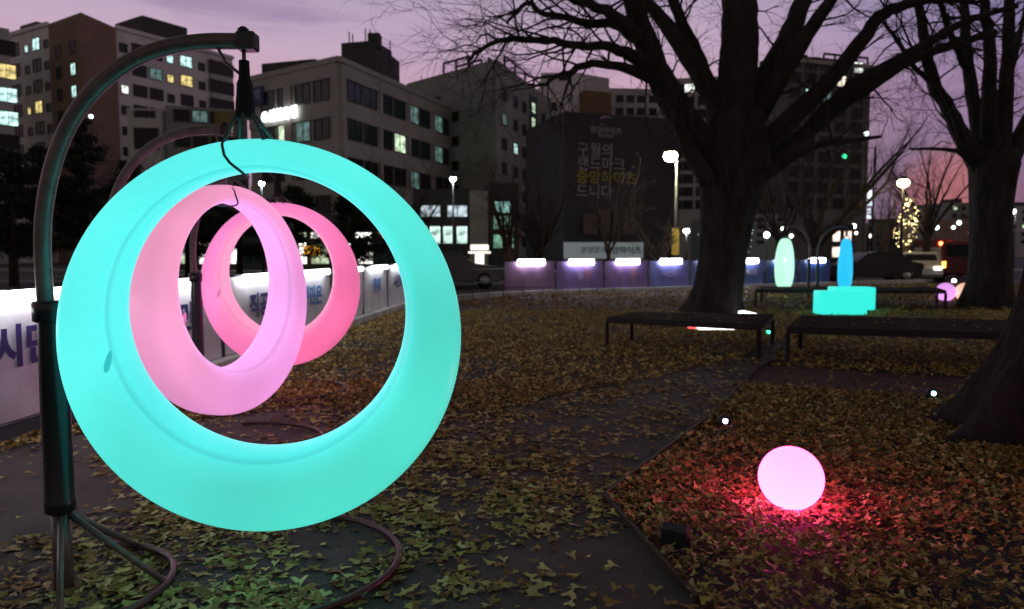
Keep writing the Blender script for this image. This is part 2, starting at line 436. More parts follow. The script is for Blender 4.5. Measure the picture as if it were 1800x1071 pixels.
def leaves(n_target, ylo, yhi, size, name, pal, frac=0.78):
    n = n_target
    y = np.sqrt(RNG.random(n)*(yhi**2-ylo**2)+ylo**2)
    x = (RNG.random(n)*2-1)*(0.80*y+0.5)
    keep = (x > A0.x+(A1.x-A0.x)*(y-A0.y)/(A1.y-A0.y)+0.05) & (y < right_line_y(x)-0.3)
    onpath = inpoly(x, y, path_poly); onstrip = inpoly(x, y, strip_poly)
    nz_ = vnoise(x, y, 1.9, 3)*0.6+vnoise(x, y, 4.7, 5)*0.4
    dens = np.ones(n)
    pd = 0.045+0.75*np.clip((nz_-0.56)*4, 0, 1)
    # drifts that gathered round the near stand and along the middle of the path
    for (cx, cy), rx, s in ((G(470, 1010).xy, 0.55, 0.95), (G(330, 960).xy, 0.45, 0.7), (G(250, 900).xy, 0.35, 0.5), (G(790, 985).xy, 0.55, 0.75), (G(930, 905).xy, 0.55, 0.55), (G(960, 840).xy, 0.6, 0.35),
                             (G(620, 735).xy, 0.7, 0.6), (G(960, 745).xy, 0.9, 0.4), (G(800, 770).xy, 0.8, 0.5), (G(1250, 650).xy, 1.2, 0.5)):
        pd = pd + s*np.exp(-((x-cx)**2+(y-cy)**2)/(2*rx*rx))*(0.25+1.1*np.clip((vnoise(x, y, 5.5, 8)-0.3)*2.2, 0, 1))
    for (cx, cy), rx, s in ((G(590, 950).xy, 0.30, 0.9), (G(1050, 1000).xy, 0.5, 0.9), (G(1050, 780).xy, 0.55, 0.6), (G(60, 900).xy, 0.5, 0.9), (G(470, 755).xy, 0.5, 0.85)):
        pd = pd*(1-s*np.exp(-((x-cx)**2+(y-cy)**2)/(2*rx*rx)))
    dens = np.where(onpath, np.clip(pd*np.where(y > 5.0, 0.36, 0.60), 0.018, 0.8), 0.50+0.50*(nz_ > 0.40))
    dens = np.where(onstrip, 0.06, dens)
    keep &= RNG.random(n) < dens
    x, y = x[keep], y[keep]; n = len(x); op = onpath[keep]
    s = size*(0.55+0.85*RNG.random(n))*(np.where(op, 1.12, 0.84) if size > 0.03 else 1.0)
    # fan outline, eight points round a base
    base = np.array([[0, -0.08, 0], [0.28, 0.12, .10], [0.52, 0.42, .16], [0.30, 0.62, .06], [0.03, 0.38, 0.02], [-0.26, 0.64, .05], [-0.5, 0.44, .14], [-0.27, 0.13, .10], [0.05, -0.60, 0.07]])
    yaw = RNG.random(n)*2*PI
    tilt = (RNG.random(n)-0.5)*np.where(op, 0.5, 1.5); roll = (RNG.random(n)-0.5)*np.where(op, 0.5, 1.4)
    cup = (RNG.random(n)*2.6-0.5)
    V = np.zeros((n, 9, 3))
    bx = base[None, :, 0]*s[:, None]*(0.65+0.6*RNG.random((n, 1))); by = (base[None, :, 1]-0.3)*s[:, None]; bz = base[None, :, 2]*s[:, None]*cup[:, None]
    y1 = by*np.cos(tilt)[:, None]-bz*np.sin(tilt)[:, None]; z1 = by*np.sin(tilt)[:, None]+bz*np.cos(tilt)[:, None]
    x2 = bx*np.cos(roll)[:, None]+z1*np.sin(roll)[:, None]; z2 = -bx*np.sin(roll)[:, None]+z1*np.cos(roll)[:, None]
    V[:, :, 0] = x[:, None]+x2*np.cos(yaw)[:, None]-y1*np.sin(yaw)[:, None]
    V[:, :, 1] = y[:, None]+x2*np.sin(yaw)[:, None]+y1*np.cos(yaw)[:, None]
    z0 = 0.018+RNG.random(n)*np.where(op, 0.012, 0.03)
    V[:, :, 2] = np.maximum(z0[:, None]+z2, 0.019)
    tri = np.array([[0, 1, 7], [1, 2, 3], [1, 3, 4], [1, 4, 7], [7, 4, 5], [7, 5, 6], [0, 8, 9-8]])
    faces = (tri[None]+np.arange(n)[:, None, None]*9).reshape(-1, 3)
    me = bpy.data.meshes.new(name)
    me.vertices.add(n*9); me.vertices.foreach_set('co', V.reshape(-1).astype(np.float32))
    nf = len(faces)
    me.loops.add(nf*3); me.loops.foreach_set('vertex_index', faces.reshape(-1).astype(np.int32))
    me.polygons.add(nf); me.polygons.foreach_set('loop_start', np.arange(0, nf*3, 3, dtype=np.int32))
    me.update(calc_edges=True)
    # every leaf has a colour of its own
    pal = np.array(pal); idx = RNG.integers(0, len(pal), n); c = pal[idx]*(0.7+0.6*RNG.random((n, 1)))
    ca = me.color_attributes.new('tone', 'FLOAT_COLOR', 'POINT')
    cc = np.ones((n, 9, 4), np.float32); cc[:, :, :3] = c[:, None, :]
    ca.data.foreach_set('color', cc.reshape(-1))
    me.materials.append(M_leaf); me.validate()
    o = link(name, me); o['kind'] = 'stuff'
    return o
M_leaf = bpy.data.materials.new('fallen_leaf'); M_leaf.use_nodes = True
t = M_leaf.node_tree; pb = t.nodes['Principled BSDF']
an = t.nodes.new('ShaderNodeAttribute'); an.attribute_name = 'tone'
t.links.new(an.outputs['Color'], pb.inputs['Base Color']); pb.inputs['Roughness'].default_value = 0.6
pb.inputs['Specular IOR Level'].default_value = 0.3
PAL = [(0.56, 0.44, 0.14), (0.42, 0.28, 0.08), (0.30, 0.17, 0.05), (0.20, 0.11, 0.04), (0.58, 0.48, 0.20), (0.34, 0.22, 0.05), (0.24, 0.13, 0.04), (0.44, 0.36, 0.10)]
PALM = [(0.66, 0.50, 0.15), (0.56, 0.40, 0.11), (0.42, 0.28, 0.08), (0.28, 0.17, 0.05), (0.72, 0.58, 0.22), (0.50, 0.36, 0.10)]
PALC = [(0.20, 0.12, 0.05), (0.12, 0.08, 0.04), (0.34, 0.24, 0.10)]
PALF = [(0.42, 0.26, 0.06), (0.34, 0.20, 0.05), (0.20, 0.12, 0.04), (0.52, 0.36, 0.09)]
leaves(90000, 2.0, 7.5, 0.046, 'fallen_leaves', PAL)
leaves(80000, 7.5, 17.0, 0.055, 'fallen_leaves', PALM)
leaves(50000, 2.0, 7.5, 0.020, 'leaf_crumbs', PALC)
leaves(26000, 17.0, 31.0, 0.10, 'fallen_leaves', PALF)

# ------------------------------------------------------------------ swing rings and their stands
HOOKZ = 2.20
def ring_mesh(m):
    me_b = MB()
    nphi, nt = 128, 40
    vs = []; lum = []
    for i in range(nphi):
        ph = 2*PI*i/nphi
        c, s_ = math.cos(ph), math.sin(ph)
        # inner circle centre is above the outer one: thick seat, slim top
        e, ri, ro = 0.10, 0.555, 0.778
        rin = e*s_ + math.sqrt(max(0, ri*ri-(e*c)**2))
        rc = (ro+rin)/2; hb = (ro-rin)/2
        W = 0.140 + 0.032*(-s_)
        for k in range(nt):
            th = 2*PI*k/nt
            ct, st = math.cos(th), math.sin(th)
            n_ = 2.9 if ct > 0 else 2.5
            a = math.copysign(abs(st)**(2/n_), st)*W
            r = math.copysign(abs(ct)**(2/n_), ct)*hb
            if abs(th-(PI-0.62)) < 0.08 or abs(th-(PI+0.62)) < 0.08:   # mould seam
                r += 0.007
            rr = rc+r
            vs.append((rr*c, a, rr*s_))
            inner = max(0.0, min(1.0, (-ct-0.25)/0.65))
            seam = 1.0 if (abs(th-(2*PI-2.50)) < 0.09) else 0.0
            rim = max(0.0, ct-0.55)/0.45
            lum.append((inner, 0.5+0.5*math.cos(ph+0.75), max(seam, 0.45*rim*rim), 0.5-0.5*s_))  # weights of the painted shading: inner wall, lower right side, seam and outer rim
    fs = []
    for i in range(nphi):
        j = (i+1) % nphi
        for k in range(nt):
            l = (k+1) % nt
            fs.append((i*nt+k, i*nt+l, j*nt+l, j*nt+k))
    me_b.add(vs, fs, 0, True)
    me_b.lum = lum
    return me_b
RC = 1.065          # height of ring centre above ground
def make_ring(name, label, shell, dimple, loc, rz, dz=0.0, sx=0.0):
    RC = 1.065+dz
    t = thing(name, label, 'swing ring', loc, rz, 'glowing ring swings')
    rm = ring_mesh(shell)
    rm.v = [(x+sx, y, z+RC) for x, y, z in rm.v]
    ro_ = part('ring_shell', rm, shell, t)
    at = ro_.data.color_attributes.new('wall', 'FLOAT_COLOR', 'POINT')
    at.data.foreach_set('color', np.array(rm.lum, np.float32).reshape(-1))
    b = MB(); b.sphere((0.0, 0.0, 0.0), 1.0, 16, 8, sq=(0.016, 0.012, 0.055)); 
    b.v = [(x*0.8+0.25*z-0.565+sx, y-0.122, z+RC-0.09) for x, y, z in b.v]; part('seam_plug', b, dimple, t)
    # cable looping round the top
    b = MB(); pts = []
    for k in range(24):
        th = 2*PI*k/24; st, ct = math.sin(th), math.cos(th)
        a = math.copysign(abs(st)**0.65, st)*0.112; r = math.copysign(abs(ct)**0.65, ct)*0.066
        pts.append((-0.05+0.012*math.sin(2*th)+(0.05 if ct < 0 else 0)*(-ct), a, RC+0.703+r))
    b.tube(pts, 0.0055, 6, closed=True)
    part('cable', b, mat('teal_cable', (0.02, 0.07, 0.065), 0.5), t)
    # sleeve of black cloth and the straps below it
    b = MB()
    prof = [(0.030, 2.075), (0.034, 2.07), (0.040, 2.02), (0.038, 1.98), (0.058, 1.965), (0.056, 1.93), (0.066, 1.90), (0.060, 1.87), (0.071, 1.85), (0.066, 1.84)]
    prof = [(0.020, 2.148), (0.021, 2.10), (0.023, 2.075), (0.030, 2.06), (0.032, 2.02), (0.036, 1.98), (0.038, 1.94), (0.036, 1.925)]
    b.lathe(prof, n=14)
    part('strap_cover', b, M_cloth, t)
    b = MB()
    for (x0, y0), (x1, y1) in (((-0.03, -0.02), (-0.05, -0.10)), ((0.03, -0.02), (0.09, -0.08)), ((-0.03, 0.02), (-0.05, 0.10)), ((0.03, 0.02), (0.10, 0.08)), ((0, -0.03), (0.02, -0.11))):
        b.tube([(x0, y0, 1.94), (x1, y1, RC+0.768)], 0.008, 6)
    part('strap', b, M_strap, t)
    b = MB(); b.tube([(0, 0, 2.12), (0, 0, HOOKZ)], 0.008, 8)
    b.tube([(-0.10, 0, HOOKZ-0.002), (-0.07, 0, HOOKZ-0.06), (-0.02, 0, HOOKZ-0.10)], 0.006, 6)
    part('hanger', b, M_steel, t)
    return t
# stand: local origin at the post foot, arm reaching along +X to the hook
REACH = 0.80
def make_stand(label, loc, rz, hoop=True):
    t = thing('swing_stand', label, 'swing stand', loc, rz, 'curved swing stands')
    prof = [(0.0, 0.30), (-0.012, 0.75), (-0.02, 1.15), (-0.022, 1.42), (0.0, 1.60), (0.055, 1.78), (0.14, 1.93), (0.25, 2.045), (0.37, 2.125), (0.50, 2.172), (0.63, 2.192), (0.74, 2.195), (0.85, 2.192)]
    pts = []
    for i in range(len(prof)-1):
        for k in range(4):
            tt = k/4
            p0 = prof[max(i-1, 0)]; p1 = prof[i]; p2 = prof[i+1]; p3 = prof[min(i+2, len(prof)-1)]
            f = lambda a, b_, c, d: 0.5*((2*b_)+(-a+c)*tt+(2*a-5*b_+4*c-d)*tt*tt+(-a+3*b_-3*c+d)*tt**3)
            pts.append((f(p0[0], p1[0], p2[0], p3[0]), 0, f(p0[1], p1[1], p2[1], p3[1])))
    pts.append((prof[-1][0], 0, prof[-1][1]))
    pts = [(x, y, z+0.028*min(1, max(0, (z-1.2)/0.8))) for x, y, z in pts]
    b = MB(); b.tube(pts, 0.031, 14)
    part('arm', b, M_steel, t)
    b = MB(); b.box((REACH+0.015, 0, 2.220), (0.075, 0.066, 0.068), bev=0.006)
    b.lathe([(0.018, 0), (0.022, 0.006), (0.022, 0.016), (0.010, 0.026)], (REACH, 0, 2.252), 12)
    part('hook_bracket', b, M_black, t)
    b = MB()
    b.lathe([(0.042, 0.34), (0.057, 0.35), (0.057, 0.39), (0.053, 0.40), (0.054, 0.8), (0.050, 1.12), (0.0505, 1.135)], n=24)
    part('sleeve', b, M_black, t)
    b = MB(); b.lathe([(0.056, 1.123), (0.066, 1.13), (0.066, 1.20), (0.061, 1.207)], n=24)
    part('sleeve_collar', b, M_black, t)
    b = MB(); b.lathe([(0.036, 0.0), (0.036, 0.35)], n=16)
    part('post', b, M_steel, t)
    if hoop: b = MB(); ring = [(0.43*math.cos(a), 0.43*math.sin(a)-0.05, 0.045) for a in [-1.45+3.1*k/26 for k in range(27)]]
    if hoop: b.tube(ring, 0.016, 8); part('base_hoop', b, M_brown, t)
    for an in (0.10, 1.30, -0.98):
        q = (0.43*math.cos(an), 0.43*math.sin(an)-0.05, 0.045)
        b = MB(); b.tube([(0.03*math.cos(an), 0.03*math.sin(an), 0.335), q], 0.013, 8); part('brace', b, M_steel, t)
    # broad hoop lying under the ring
    b = MB(); R = 0.60
    ring = [(0.74+R*math.cos(a), 0.22+R*0.92*math.sin(a), 0.04) for a in [-1.9+3.75*k/44 for k in range(45)]]
    b.tube(ring, 0.016, 8); part('ground_hoop', b, M_brown, t)
    return t

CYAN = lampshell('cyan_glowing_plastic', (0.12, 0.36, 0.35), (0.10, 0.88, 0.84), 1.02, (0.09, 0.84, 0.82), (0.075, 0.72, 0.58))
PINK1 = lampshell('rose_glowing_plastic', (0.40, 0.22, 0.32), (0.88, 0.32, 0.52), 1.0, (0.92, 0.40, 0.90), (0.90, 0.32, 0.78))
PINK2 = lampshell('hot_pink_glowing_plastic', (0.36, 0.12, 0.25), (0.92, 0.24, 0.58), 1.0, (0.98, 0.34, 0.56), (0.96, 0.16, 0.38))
MINT = lampshell('mint_glowing_plastic', (0.4, 0.6, 0.5), (0.50, 0.95, 0.72), 1.1)
AZURE = lampshell('azure_glowing_plastic', (0.05, 0.3, 0.5), (0.02, 0.52, 0.86), 1.1)
pl = lambda n, c: mat(n, c, 0.5, var=0)
DM = {'c': lampshell('cyan_plug', (0.1, 0.4, 0.38), (0.03, 0.52, 0.52), 0.95), 'p': lampshell('rose_plug', (0.4, 0.2, 0.3), (0.8, 0.2, 0.5), 0.7)}

def place_swing(cx, depth, ring_yaw, arm_yaw, shell, plug, rname, rlabel, slabel):
    dz = 0.012 if 4 < depth < 6 else 0.03 if 6 < depth < 8 else 0.0
    c = P(cx, 444, depth)
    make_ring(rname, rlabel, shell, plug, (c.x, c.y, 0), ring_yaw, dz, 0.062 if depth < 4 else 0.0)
    d = Vector((math.cos(arm_yaw), math.sin(arm_yaw)))*REACH
    make_stand(slabel, (c.x-d.x, c.y-d.y, 0), arm_yaw, depth < 4)
R_ = math.radians
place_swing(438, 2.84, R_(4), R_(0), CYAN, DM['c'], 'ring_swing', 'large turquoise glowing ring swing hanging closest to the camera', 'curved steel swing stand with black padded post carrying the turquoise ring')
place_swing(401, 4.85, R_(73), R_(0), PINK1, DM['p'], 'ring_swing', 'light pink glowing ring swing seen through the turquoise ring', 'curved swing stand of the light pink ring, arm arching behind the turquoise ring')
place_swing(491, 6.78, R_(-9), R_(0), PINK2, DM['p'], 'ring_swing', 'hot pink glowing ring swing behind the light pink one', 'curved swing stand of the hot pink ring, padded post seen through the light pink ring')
place_swing(1380, 21.8, R_(57), R_(-172), MINT, MINT, 'ring_swing', 'pale mint glowing ring swing seen nearly edge on, right of the big tree', 'far swing stand carrying the pale mint ring')
place_swing(1487, 22.2, R_(59), R_(-15), AZURE, AZURE, 'ring_swing', 'blue glowing ring swing seen edge on behind the glowing seat blocks', 'far swing stand carrying the blue ring')

# ------------------------------------------------------------------ banner barriers
def panel(label, c, yaw, width, ban, letters, lcol, lampm, lampw, lsize=0.40, shapes=None, group='lit banner barriers', face=-1, lbh=0.09, lz=0.60):
    t = thing('barrier_panel', label, 'barrier', (c[0], c[1], 0), yaw, group)
    H0, H1 = 0.16, 1.10
    b = MB()
    nxp, nzp = 24, 7; ph = random.random()*6
    vs = []; fs = []
    for sgn in (-1, 1):
        for k in range(nzp+1):
            for i in range(nxp+1):
                u = i/nxp; w = k/nzp
                x = (u-0.5)*(width-0.04); z = H0+w*(H1-H0)
                y = sgn*0.004+0.011*math.sin(u*9+ph)*math.sin(w*3.1)+0.007*math.sin(u*23+ph*2+w*5)
                vs.append((x, y, z))
    n1 = (nxp+1)*(nzp+1)
    for s_ in (0, 1):
        for k in range(nzp):
            for i in range(nxp):
                a = s_*n1+k*(nxp+1)+i
                f = (a, a+1, a+nxp+2, a+nxp+1)
                fs.append(f if s_ == 0 else tuple(reversed(f)))
    b.add(vs, fs, 0, True)
    part('banner', b, ban, t)
    b = MB()
    for sx in (-1, 1): b.tube([(sx*(width/2-0.01), 0, 0.0), (sx*(width/2-0.01), 0, H1+0.02)], 0.014, 8)
    for z in (H0-0.02, H1+0.02): b.tube([(-width/2+0.01, 0, z), (width/2-0.01, 0, z)], 0.012, 8)
    part('frame', b, M_pframe, t)
    for sx in (-1, 1):
        b = MB(); b.box((sx*(width/2-0.12), 0, 0.02), (0.05, 0.5, 0.03), bev=0.006); part('foot', b, M_pframe, t)
    # LED batten on two brackets along the top edge
    b = MB(); b.box((0, face*0.10, H1-0.015), (lampw, 0.06, lbh), bev=0.02); lb = part('light_batten', b, lampm, t)
    for sx in (-1, 1):
        b = MB(); b.box((sx*lampw*0.3, face*0.045, H1+0.033+max(0, lbh/2-0.045)), (0.03, 0.13, 0.008)); part('bracket', b, M_pframe, t)
    if letters:
        me = text_mesh(letters, lsize, lcol, 0.002, 0.012)
        o = link('lettering', me, t); o.location = (0, face*0.032, lz)
        o.rotation_euler = (PI/2, 0, 0 if face < 0 else PI)
        if len(letters) > 3: o.scale = (0.85, 1, 1)
    if shapes: shapes(t, width, face)
    return t
LB_L = glow('led_batten_left', (0.93, 0.95, 1.0), 9.0)
LB_R = glow('led_batten_right', (0.88, 0.86, 1.0), 14.0)
ldir = Vector((A1.x-A0.x, A1.y-A0.y)).normalized()
lyaw = math.atan2(ldir.y, ldir.x)          # panel local x along the line, face to +X of world = local -y
texts = ['시민과', '시민을', '시민', '직공', '생민은', '생인은', '함께', '시민의', '빛축제', '시민']
labs = ['white banner panel beyond the left edge of the frame, nearest of its row', 'white lit banner panel reading 시민을 beside the nearest padded post', 'white banner panel hidden behind the left side of the turquoise ring',
        'white banner panel reading 직공 seen through the light pink ring', 'white banner panel reading 생민은 behind the two pink rings', 'white banner panel reading 생인은, next panel beyond the one reading 생민은',
        'white banner panel seen inside the hot pink ring', 'white banner panel showing just right of the hot pink ring', 'white banner panel seen between hot pink and turquoise rings', 'last white banner panel of the left row, beside the gap']
W_L = 1.96
start = A0.xy - ldir*2.6
nl = int(((Vector((left_line_x(19.2), 19.2))-start).length)/2.0)
for k in range(nl):
    c = start+ldir*(1.0+2.0*k)
    lab = labs[k] if k < len(labs) else 'white banner panel'
    panel(lab, c, lyaw, W_L, M_banner, texts[k % len(texts)], M_navy if k not in (4, 6) else M_blue, LB_L, 1.25, lsize=0.33, face=-1, lz=0.69)
# right row: purple and blue printed banners
def pm(name, a, c):
    return mat(name, a, 0.5, var=0.3, scale=2.2, col2=c)
bans = [pm('banner_maroon', (0.42, 0.24, 0.36), (0.24, 0.14, 0.30)), pm('banner_violet', (0.30, 0.24, 0.66), (0.32, 0.18, 0.42)), pm('banner_plum', (0.40, 0.20, 0.40), (0.20, 0.16, 0.48)),
        pm('banner_indigo', (0.26, 0.24, 0.68), (0.18, 0.20, 0.50)), pm('banner_slate', (0.20, 0.28, 0.56), (0.16, 0.18, 0.46)), pm('banner_blue', (0.18, 0.26, 0.62), (0.10, 0.16, 0.46)),
        pm('banner_navy', (0.05, 0.12, 0.36), (0.03, 0.08, 0.26))]
M_lil = mat('lilac_print', (0.52, 0.48, 0.80), 0.5, var=0)
M_rose = mat('rose_print', (0.50, 0.24, 0.38), 0.5, var=0)
M_teal = mat('teal_print', (0.04, 0.30, 0.42), 0.5, var=0)
def figure_print(t, w, face):
    b = MB(); vs = []
    outline = [(-.05, .26), (.05, .26), (.04, .42), (.10, .50), (.13, .66), (.10, .80), (.04, .88), (-.04, .88), (-.10, .80), (-.13, .66), (-.10, .50), (-.04, .42)]
    b.add([(x, 0, z) for x, z in outline], [tuple(range(12))])
    b.add([(x, 0.003, z) for x, z in outline], [tuple(reversed(range(12)))])
    o = part('printed_figure', b, M_rose, t); o.location = (w*0.15, face*0.030, 0)
def stripe_print(t, w, face):
    b = MB(); b.box((0, face*0.03, 0.40), (w*0.9, 0.003, 0.05)); b.box((0, face*0.03, 0.30), (w*0.7, 0.003, 0.015)); part('printed_stripe', b, M_teal, t)
rdir = (RB1-RB0).normalized(); ryaw = math.atan2(rdir.y, rdir.x)
rlen = (RB1-RB0).length
rt = [('', None), ('빛', figure_print), ('', figure_print), ('∾SOS', None), ('하늘', stripe_print), ('빛의 거리', stripe_print), ('겨울밤', stripe_print), ('', None), ('', stripe_print), ('', None), ('', None)]
rl = ['maroon patterned banner panel with bright batten, first right of the gap', 'violet banner panel second right of the gap', 'plum banner panel with rose figure, third right of the gap', 'indigo banner panel with pale lettering left of the lamp post',
      'slate blue banner panel with teal stripe in front of the small pale tree', 'blue banner panel with small lettering left of the big trunk', 'blue banner panel half hidden by the big trunk',
      'navy banner panel between big trunk and mint ring', 'navy banner panel just behind the mint ring', 'navy banner panel between mint ring and blue ring', 'navy banner panel behind the blue ring']
stepw = rlen/7.8; k = 0; pos = 0.0
while pos+stepw*0.5 < rlen+0.3 and k < 11:
    c = RB0+rdir*(pos+stepw/2)
    panel(rl[k], c, ryaw, stepw-0.05, bans[min(k, 6)], rt[k][0], M_lil, LB_R, stepw*0.52, 0.30, rt[k][1], 'printed banner barriers along the road', lbh=0.20)
    pos += stepw; k += 1
# low hoop fence in front of them and across the gap
t = thing('rail_fence', 'low black rail fence crossing the gap between the two banner rows', 'fence', (XY(790, 19.4).x, 19.4, 0))
fp = [Vector((left_line_x(19.3)+0.1, 19.3)), Vector((XY(885, 22.6).x, 22.6)), Vector((XY(1080, 25.0).x, 25.0))]
for p, q in zip(fp[:-1], fp[1:]):
    L = (q-p).length; n = int(L/0.75)
    for i in range(n+1):
        c = p+(q-p)*(i/n)
        b = MB(); b.tube([(c.x, c.y, 0), (c.x, c.y, 0.92 if q is fp[1] else 0.30)], 0.014, 6); wpart('fence_post', b, M_darkgrey, t)
    zs = (0.9, 0.50, 0.12) if q is fp[1] else (0.28,)
    for z in zs:
        b = MB(); b.tube([(p.x, p.y, z), (q.x, q.y, z)], 0.012, 6); wpart('rail', b, M_darkgrey, t)

# ------------------------------------------------------------------ glowing ball lamps, seat blocks, ground lights
def ball(label, px, pybot, r, shell):
    g = G(px, pybot); g.y += r*0.35
    t = thing('ball_lamp', label, 'ball lamp', (g.x, g.y, 0), 0, 'glowing ball lamps')
    b = MB(); b.sphere((0, 0, r+0.02), r, 48, 28); part('globe', b, base_lit(shell, 0.88, 1.25, 0.0, 2*r), t)
    b = MB(); b.lathe([(r*0.42, 0.0), (r*0.46, 0.012), (r*0.40, 0.05)], n=24); part('base', b, mat('white_base', (0.5, 0.5, 0.5), 0.5), t)
BALLP = lampshell('pink_white_glowing_globe', (0.75, 0.6, 0.7), (1.0, 0.048, 0.30), 13.0)
ball('glowing pinkish white ball lamp on red lit leaves in the planting bed', 1396, 907, 0.168, BALLP)
ball('small violet pink ball lamp on the lawn left of the right tree', 1665, 531, 0.26, lampshell('violet_globe', (0.5, 0.3, 0.5), (0.86, 0.36, 0.95), 1.0))
ball('small peach ball lamp half hidden by the right tree', 1699, 531, 0.26, lampshell('peach_globe', (0.6, 0.4, 0.3), (1.0, 0.55, 0.38), 1.05))
for (px, py, w, h, d, rz, lab) in ((1484, 556, 1.02, 0.53, 0.46, -0.05, 'turquoise glowing seat block nearer of the pair below the blue ring'), (1504, 548, 0.95, 0.56, 0.5, -0.05, 'turquoise glowing seat block standing behind the nearer one')):
    g = G(px, py)
    t = thing('seat_block', lab, 'glowing seat', (g.x, g.y+d/2, 0), rz, 'glowing seat blocks')
    b = MB(); b.box((0, 0, h/2+0.02), (w, d, h), bev=0.025); part('block_shell', b, lampshell('turquoise_block', (0.1, 0.4, 0.4), (0.03, 0.88, 0.74), 1.0), t)
    b = MB(); b.box((0, 0, 0.012), (w*0.9, d*0.9, 0.024)); part('base', b, M_darkgrey, t)
def floodlight(label, px, py, col, s, size=0.16, yaw=0.0, tilt=0.6, name='ground_floodlight'):
    g = G(px, py)
    t = thing(name, label, 'floodlight', (g.x, g.y, 0), yaw, 'ground spotlights')
    b = MB(); hx = size/2
    b.box((0, 0, 0), (size, size*0.45, size*0.75), bev=size*0.05)
    b.v = [(x, y*math.cos(tilt)-z*math.sin(tilt), y*math.sin(tilt)+z*math.cos(tilt)+size*0.62) for x, y, z in b.v]
    part('housing', b, M_darkgrey, t)
    b = MB(); b.box((0, -size*0.24, 0), (size*0.8, 0.006, size*0.55))
    b.v = [(x, y*math.cos(tilt)-z*math.sin(tilt), y*math.sin(tilt)+z*math.cos(tilt)+size*0.62) for x, y, z in b.v]
    part('lens', b, glow('lens_%s' % label[:8], col, s), t)
    b = MB(); b.tube([(-hx*1.1, 0, size*0.6), (-hx*1.1, 0, 0.03), (0, 0, 0.015), (hx*1.1, 0, 0.03), (hx*1.1, 0, size*0.6)], 0.008, 6)
    b.tube([(0, 0, -0.05), (0, 0, 0.03)], 0.012, 6); part('yoke', b, M_darkgrey, t)
    return t
def spot_lamp(label, px, py, col, s, r=0.03, up=0.07):
    g = G(px, py)
    t = thing('garden_spotlight', label, 'spotlight', (g.x, g.y, 0), 0, 'ground spotlights')
    b = MB(); b.tube([(0, 0, -0.03), (0, 0, up-0.02)], 0.008, 6); part('stake', b, M_darkgrey, t)
    b = MB(); b.tube([(0, 0.05, up), (0, -0.02, up+0.01)], r*1.35, 14); part('housing', b, M_darkgrey, t)
    b = MB(); b.sphere((0, -0.024, up+0.012), r*0.62, 10, 6); part('lens', b, glow('lens_'+str(px), col, s), t)
spot_lamp('tiny violet white spotlight on a black housing at the bed edge', 1273, 757, (0.8, 0.6, 1.0), 6, 0.034)
spot_lamp('tiny mint green spotlight lit on the leaves beside the near trunk', 1638, 706, (0.4, 1.0, 0.8), 10, 0.034)
floodlight('unlit black box floodlight in the leaves at the bed edge', 1187, 968, (0.0, 0.0, 0.0), 0.0, 0.125, yaw=2.6, tilt=-0.3)
# light slabs on the lawn round the big tree
def slab(label, px, py, w, d, h, rz, m, extra=None):
    g = G(px, py)
    t = thing('floor_light', label, 'floor light', (g.x, g.y, 0), rz, 'floor lights round the big tree')
    b = MB(); b.box((0, 0, 0.02), (w+0.03, d+0.03, 0.04)); part('housing', b, M_darkgrey, t)
    b = MB(); b.add([(-w/2, -d/2, 0.042), (w/2, -d/2, 0.042), (w/2, d/2, 0.042), (-w/2, d/2, 0.042), (-w/2, -d/2, h*0.9), (-w/2+w*0.25, -d/2, h), (w/2, -d/2, 0.06), (-w/2, d/2, h*0.9), (-w/2+w*0.25, d/2, h), (w/2, d/2, 0.06)],
                   [(0, 1, 6, 5, 4), (3, 7, 8, 9, 2), (4, 5, 8, 7), (5, 6, 9, 8), (0, 4, 7, 3), (1, 2, 9, 6)]); part('diffuser', b, m, t)
    if extra: extra(t)
slab('white wedge shaped floor light on the lawn right of the big trunk', 1320, 558, 0.48, 0.25, 0.14, 0, glow('floor_white', (0.9, 1.0, 0.95), 2.6))
slab('long white floor light seen under the left bench', 1258, 583, 0.62, 0.18, 0.09, 0, glow('floor_white2', (1.0, 0.9, 0.88), 3.0))
slab('red floor light beside the white one under the left bench', 1222, 581, 0.24, 0.16, 0.06, 0, glow('floor_red', (1.0, 0.06, 0.05), 2.5))
floodlight('green floodlight on the lawn between the two benches', 1354, 590, (0.05, 1.0, 0.45), 6, 0.14, yaw=-0.5, tilt=0.9)
floodlight('crimson floodlight aimed at the foot of the big trunk', 1262, 566, (1.0, 0.05, 0.25), 6, 0.12, yaw=PI, tilt=0.6)

